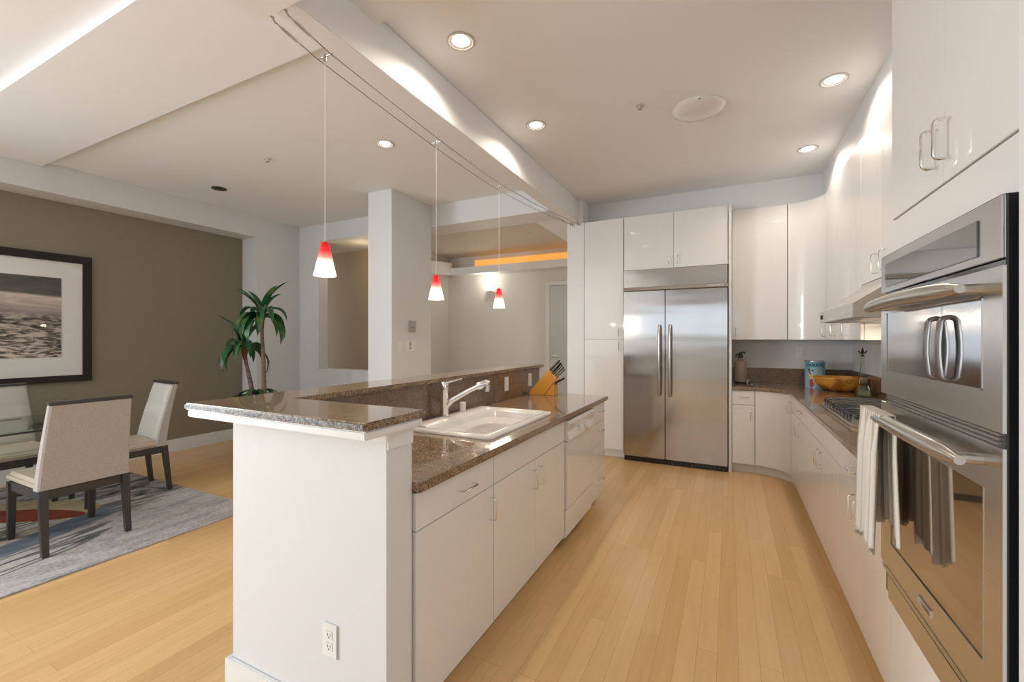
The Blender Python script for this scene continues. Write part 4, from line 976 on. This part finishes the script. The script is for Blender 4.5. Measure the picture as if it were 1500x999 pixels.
def pendant(y, drop, label, first=None):
    zc = cz_at(y); top = drop
    t = thing('pendant_light', label, 'pendant lamp', (-1.695, y, top), group='red and white cone pendants on the cables')
    build('shade', MB().lathe([(.0125, -.002), (.013, -.0005), (.017, -.002), (.0505, -.158), (.0475, -.158), (.0145, -.004)], (-1.695, y, top), 40), 'red_white_glass', t)
    build('socket', MB().lathe([(0, .008), (.008, .008), (.012, 0), (.012, -.012), (0, -.012)], (-1.695, y, top), 14), 'satin_nickel', t)
    build('cord', MB().tube([(-1.695, y, zc - .004), (-1.695, y, top + .006)], .0014, 6), 'cord_white', t)
    build('crossbar', MB().tube([(CL - .008, y, zc + .003), (CR + .008, y, zc + .003)], .0032, 8).lathe([(0, -.018), (.007, -.018), (.009, 0), (.007, .012), (0, .012)], (-1.695, y, zc), 12), 'satin_nickel', t)
    build('bulb', MB().lathe([(0, -.10), (.016, -.11), (.019, -.128), (.012, -.145), (0, -.149)], (-1.695, y, top), 14), 'lamp_glow', t)
    l = bpy.data.lights.new('pendant_glow', 'POINT'); l.energy = 1.2; l.color = (1, .82, .62); l.shadow_soft_size = .03
    o = bpy.data.objects.new('pendant_glow', l); COL.objects.link(o); o.location = (-1.695, y, top - .175)
pendant(1.443, 1.855, 'red and white cone pendant nearest the camera, hanging in front of the column')
pendant(2.311, 1.815, 'middle red and white cone pendant on the cables')
pendant(3.172, 1.817, 'red and white cone pendant nearest the refrigerator')

# hall sconce and its warm light
t = thing('wall_sconce', 'small lit white sconce on the hall wall beneath the ledge', 'wall lamp', (-3.72, 6.66, 2.35))
SCX = -3.75
build('bowl', MB().prism([(SCX - .06, 6.60, 2.24), (SCX + .06, 6.60, 2.24), (SCX + .06, 6.698, 2.24), (SCX - .06, 6.698, 2.24)], (0, 0, .17), .01), 'sconce_glow', t)
build('rim', MB().box(SCX - .062, SCX + .062, 6.598, 6.6985, 2.232, 2.242, .002), 'lamp_trim', t)
l = bpy.data.lights.new('sconce_light', 'POINT'); l.energy = 1.3; l.color = (1, .90, .74); l.shadow_soft_size = .05
o = bpy.data.objects.new('sconce_light', l); COL.objects.link(o); o.location = (SCX, 6.50, 2.44)
l = bpy.data.lights.new('hall_fill_light', 'POINT'); l.energy = 2.2; l.color = (1, .93, .74); l.shadow_soft_size = .15
o = bpy.data.objects.new('hall_fill_light', l); COL.objects.link(o); o.location = (-2.9, 5.5, 1.9)  # added fill light for the hall, no fitting belongs to it
l = bpy.data.lights.new('alcove_fill_light', 'POINT'); l.energy = 1.6; l.color = (1, .84, .62); l.shadow_soft_size = .15
o = bpy.data.objects.new('alcove_fill_light', l); COL.objects.link(o); o.location = (-5.0, 4.95, 2.65)  # added warm fill inside the alcove, without a visible source

# ------------------------------------------------------------------ dining side
PX = -6.203
t = thing('framed_picture', 'large framed sepia landscape photograph on the olive wall', 'picture', (PX, 1.35, 1.62))
PY0, PY1, PZ0, PZ1 = .20, 2.212, .956, 2.28
m = MB()
for q in ((PY0, PY1, PZ0, PZ0 + .068), (PY0, PY1, PZ1 - .078, PZ1), (PY0, PY0 + .073, PZ0 + .068, PZ1 - .078), (PY1 - .073, PY1, PZ0 + .068, PZ1 - .078)):
    m.box(PX + .001, PX + .034, q[0], q[1], q[2], q[3], .002)
build('frame', m, 'black_frame', t)
build('mat', MB().box(PX + .002, PX + .012, PY0 + .07, PY1 - .07, PZ0 + .066, PZ1 - .075), 'mat_board', t)
pr = MB().box(-.0015, .0015, -.78, .78, -.407, .407)
o = build('print', pr, 'sepia_print', t, local=True); o.location = (.0145, (.238 + .19 + 1.974) / 2 - 1.35 + .0, 1.623 - 1.62); o.location = (.0145, 1.974 - .78 - 1.35, .003)
thin_glass('picture_glass', (1, 1, 1), .035)
build('glazing', MB().box(PX + .018, PX + .020, PY0 + .072, PY1 - .072, PZ0 + .067, PZ1 - .077), 'picture_glass', t)

single('area_rug', MB().box(-6.10, -3.515, -.9, 2.32, .0005, .009, .003), 'abstract_rug', 'grey abstract rug with blue and rust patches beneath the dining table', 'rug')

def make_chair(label):
    """front looks along -y, rear legs at y=0, seat width along x"""
    t = thing('dining_chair', label, 'chair', (0, 0, 0), group='upholstered dining chairs')
    W = .235
    def leg(x0, y0, x1, y1, z1, s0=.017, s1=.022):
        return MB().hexa([(x0 - s0, y0 - s0, .0), (x0 + s0, y0 - s0, .0), (x0 + s0, y0 + s0, .0), (x0 - s0, y0 + s0, .0),
                          (x1 - s1, y1 - s1, z1), (x1 + s1, y1 - s1, z1), (x1 + s1, y1 + s1, z1), (x1 - s1, y1 + s1, z1)], .002)
    for sx in (-1, 1):
        build('leg', leg(sx * (W - .02), -.545, sx * (W - .022), -.535, .405), 'espresso_wood', t, local=True)
        build('leg', leg(sx * (W - .02), .02, sx * (W - .022), -.022, .415), 'espresso_wood', t, local=True)
    build('apron', MB().box(-W + .045, W - .045, -.552, -.530, .345, .405, .002).box(-W + .045, W - .045, -.036, -.012, .355, .41, .002)
          .box(-W + .008, -W + .030, -.53, -.035, .35, .405, .002).box(W - .030, W - .008, -.53, -.035, .35, .405, .002), 'espresso_wood', t, local=True)
    m = MB().box(-W, W, -.57, -.04, .408, .475, .022, 3); m.smooth = True
    build('seat', m, 'seat_leather', t, local=True)
    # backrest: slightly curved slab leaning back
    rows = []; n = 10
    b = bmesh.new(); sec = []
    for i in range(n + 1):
        s = i / n; z = .415 + s * .555
        y = -.01 + .10 * s ** 1.3; w_ = W + .004 - .026 * s; th = .085 - .035 * s
        q = .010
        sec.append([b.verts.new(p) for p in ((-w_ + q, y, z), (-w_, y - q, z), (-w_, y - th + q, z), (-w_ + q, y - th, z), (w_ - q, y - th, z), (w_, y - th + q, z), (w_, y - q, z), (w_ - q, y, z))])
    for i in range(n):
        for k in range(8): b.faces.new((sec[i][k], sec[i][(k + 1) % 8], sec[i + 1][(k + 1) % 8], sec[i + 1][k]))
    b.faces.new(sec[0][::-1]); b.faces.new(sec[-1]); bmesh.ops.recalc_face_normals(b, faces=b.faces)
    m = MB(); m._merge(b); m.smooth = True
    bk = build('backrest', m, 'linen', t, local=True)
    # tufted inner face: three horizontal channels
    rr = []
    for i in range(25):
        s = i / 24; z = .48 + s * .475; ss = (z - .415) / .555
        y = -.01 + .10 * ss ** 1.3 - (.085 - .035 * ss) - .004 - .010 * abs(math.sin(s * PI * 3)) ** .5
        rr.append([(x * (1 - .09 * ss), y + (.012 if abs(x) > W - .02 else 0), z) for x in [(-W + .012) + (2 * W - .024) * j / 12 for j in range(13)]])
    m = MB(); m.grid(rr)
    build('inner_cushion', m, 'back_leather', bk, local=True)
    build('top_rail', MB().box(-W + .018, W - .018, .034, .096, .968, .990, .004), 'espresso_wood', t, local=True)
    build('piping', MB().tube([(-W, -.008, .420), (W, -.008, .420)], .0035, 6), 'linen', t, local=True)
    return t
ch = make_chair('upholstered dining chair seen from behind, nearest the camera')
ch.location = (-3.93, 1.385, .009); ch.rotation_euler = (0, 0, R(-90))
dup(ch, (-4.875, 2.225, .009), R(-6), 'upholstered dining chair at the end of the table, nearest the plant', 'upholstered dining chairs')
dup(ch, (-5.74, 1.40, .009), R(90), 'upholstered dining chair beneath the framed picture', 'upholstered dining chairs')

t = thing('dining_table', 'glass-topped dining table standing on the grey rug', 'table', (-4.9, .65, 0))
def superell(cx, cy, a, b_, e, z, n=64):
    P_ = []
    for k in range(n):
        q = 2 * PI * k / n; c, s = math.cos(q), math.sin(q)
        P_.append((cx + a * math.copysign(abs(c) ** (2 / e), c), cy + b_ * math.copysign(abs(s) ** (2 / e), s), z))
    return P_
build('tabletop', MB().prism(superell(-4.905, .65, .43, 1.12, 5, .742), (0, 0, .012), .002), 'table_glass', t)
build('pedestal', MB().hexa([(-5.2, .35, .01), (-4.6, .35, .01), (-4.6, .95, .01), (-5.2, .95, .01), (-5.15, .45, .04), (-4.65, .45, .04), (-4.65, .85, .04), (-5.15, .85, .04)])
      .prism([(-5.1, .6, .04), (-4.98, .6, .04), (-4.70, .6, .741), (-4.82, .6, .741)], (0, .05, 0), .004).prism([(-4.7, .68, .04), (-4.82, .68, .04), (-5.10, .68, .741), (-4.98, .68, .741)], (0, .05, 0), .004), 'espresso_wood', t)
# slim rail beneath the glass along its near edge
build('edge_rail', MB().box(-4.50, -4.485, -.2, 1.45, .728, .741, .001).box(-5.325, -5.31, -.2, 1.45, .728, .741, .001), 'espresso_wood', t)

# plant
t = thing('potted_dracaena', 'tall two-stemmed potted dracaena in front of the wall pier', 'plant', (-5.0, 3.30, 0))
pc = (-5.02, 3.30, 0)
build('pot', MB().lathe([(0, 0), (.17, 0), (.20, .02), (.235, .64), (.245, .68), (.245, .74), (.225, .74), (.215, .70), (0, .70)], pc, 32), 'terracotta', t)
build('soil', MB().lathe([(0, .725), (.21, .715)], pc, 24), 'soil', t)
def leaf(m, base, az, length, up, w_=.032):
    n = 9; L, Rr = [], []
    d = Vector((math.cos(az), math.sin(az), 0)); side = Vector((-math.sin(az), math.cos(az), 0))
    pos = Vector(base); el = up; ctr = []
    for i in range(n + 1):
        s = i / n; ww = w_ * (math.sin(PI * min(1, .18 + s * .82)) ** .7) * (1 if s < .97 else .3)
        ctr.append((pos.copy(), ww)); step = length / n
        pos = pos + (d * math.cos(el) + Vector((0, 0, 1)) * math.sin(el)) * step
        el -= (2.3 + random.uniform(-.2, .5)) / n * (1 if up < 1.2 else .4)
    rows = [[p - side * ww * .5 + Vector((0, 0, .3 * ww)), p, p + side * ww * .5 + Vector((0, 0, .3 * ww))] for p, ww in ctr]
    b = bmesh.new(); V = [[b.verts.new(q) for q in r] for r in rows]
    for i in range(n):
        for j in range(2): b.faces.new((V[i][j], V[i][j + 1], V[i + 1][j + 1], V[i + 1][j]))
    m._merge(b); m.smooth = True
crowns = [((-4.93, 3.30, 1.60), 24, .46), ((-5.21, 3.26, 1.22), 24, .46)]
trunks = [[(-4.91, 3.30, .62), (-4.89, 3.30, .8), (-4.90, 3.30, 1.1), (-4.925, 3.30, 1.4), (-4.93, 3.30, 1.60)], [(-5.08, 3.29, .62), (-5.085, 3.28, .78), (-5.12, 3.27, .95), (-5.15, 3.265, 1.05), (-5.20, 3.26, 1.22)]]
for (c, n, L), tr in zip(crowns, trunks):
    build('trunk', MB().tube(tr, [.032, .026, .023, .020, .018], 12), 'palm_bark', t)
    build('stem', MB().tube([Vector(tr[-1]) + (Vector(tr[-2]) - Vector(tr[-1])) * .35, tr[-1], Vector(tr[-1]) + Vector((0, 0, .06))], [.022, .025, .02], 10), 'red_stem', t)
    for k in range(n):
        az = k * 2.399 + random.uniform(-.2, .2); up = [1.35, .9, .55, .2][k % 4] + random.uniform(-.1, .1)
        m = MB(); leaf(m, (c[0], c[1], c[2] + .05), az, L * random.uniform(.85, 1.2), up, .085)
        o = build('leaf', m, 'leaf_green', t)
for k in range(8):
    m = MB(); leaf(m, (-5.0, 3.3, .74), k * .8 + .3, .34, .75, .05); build('leaf', m, 'leaf_green', t)
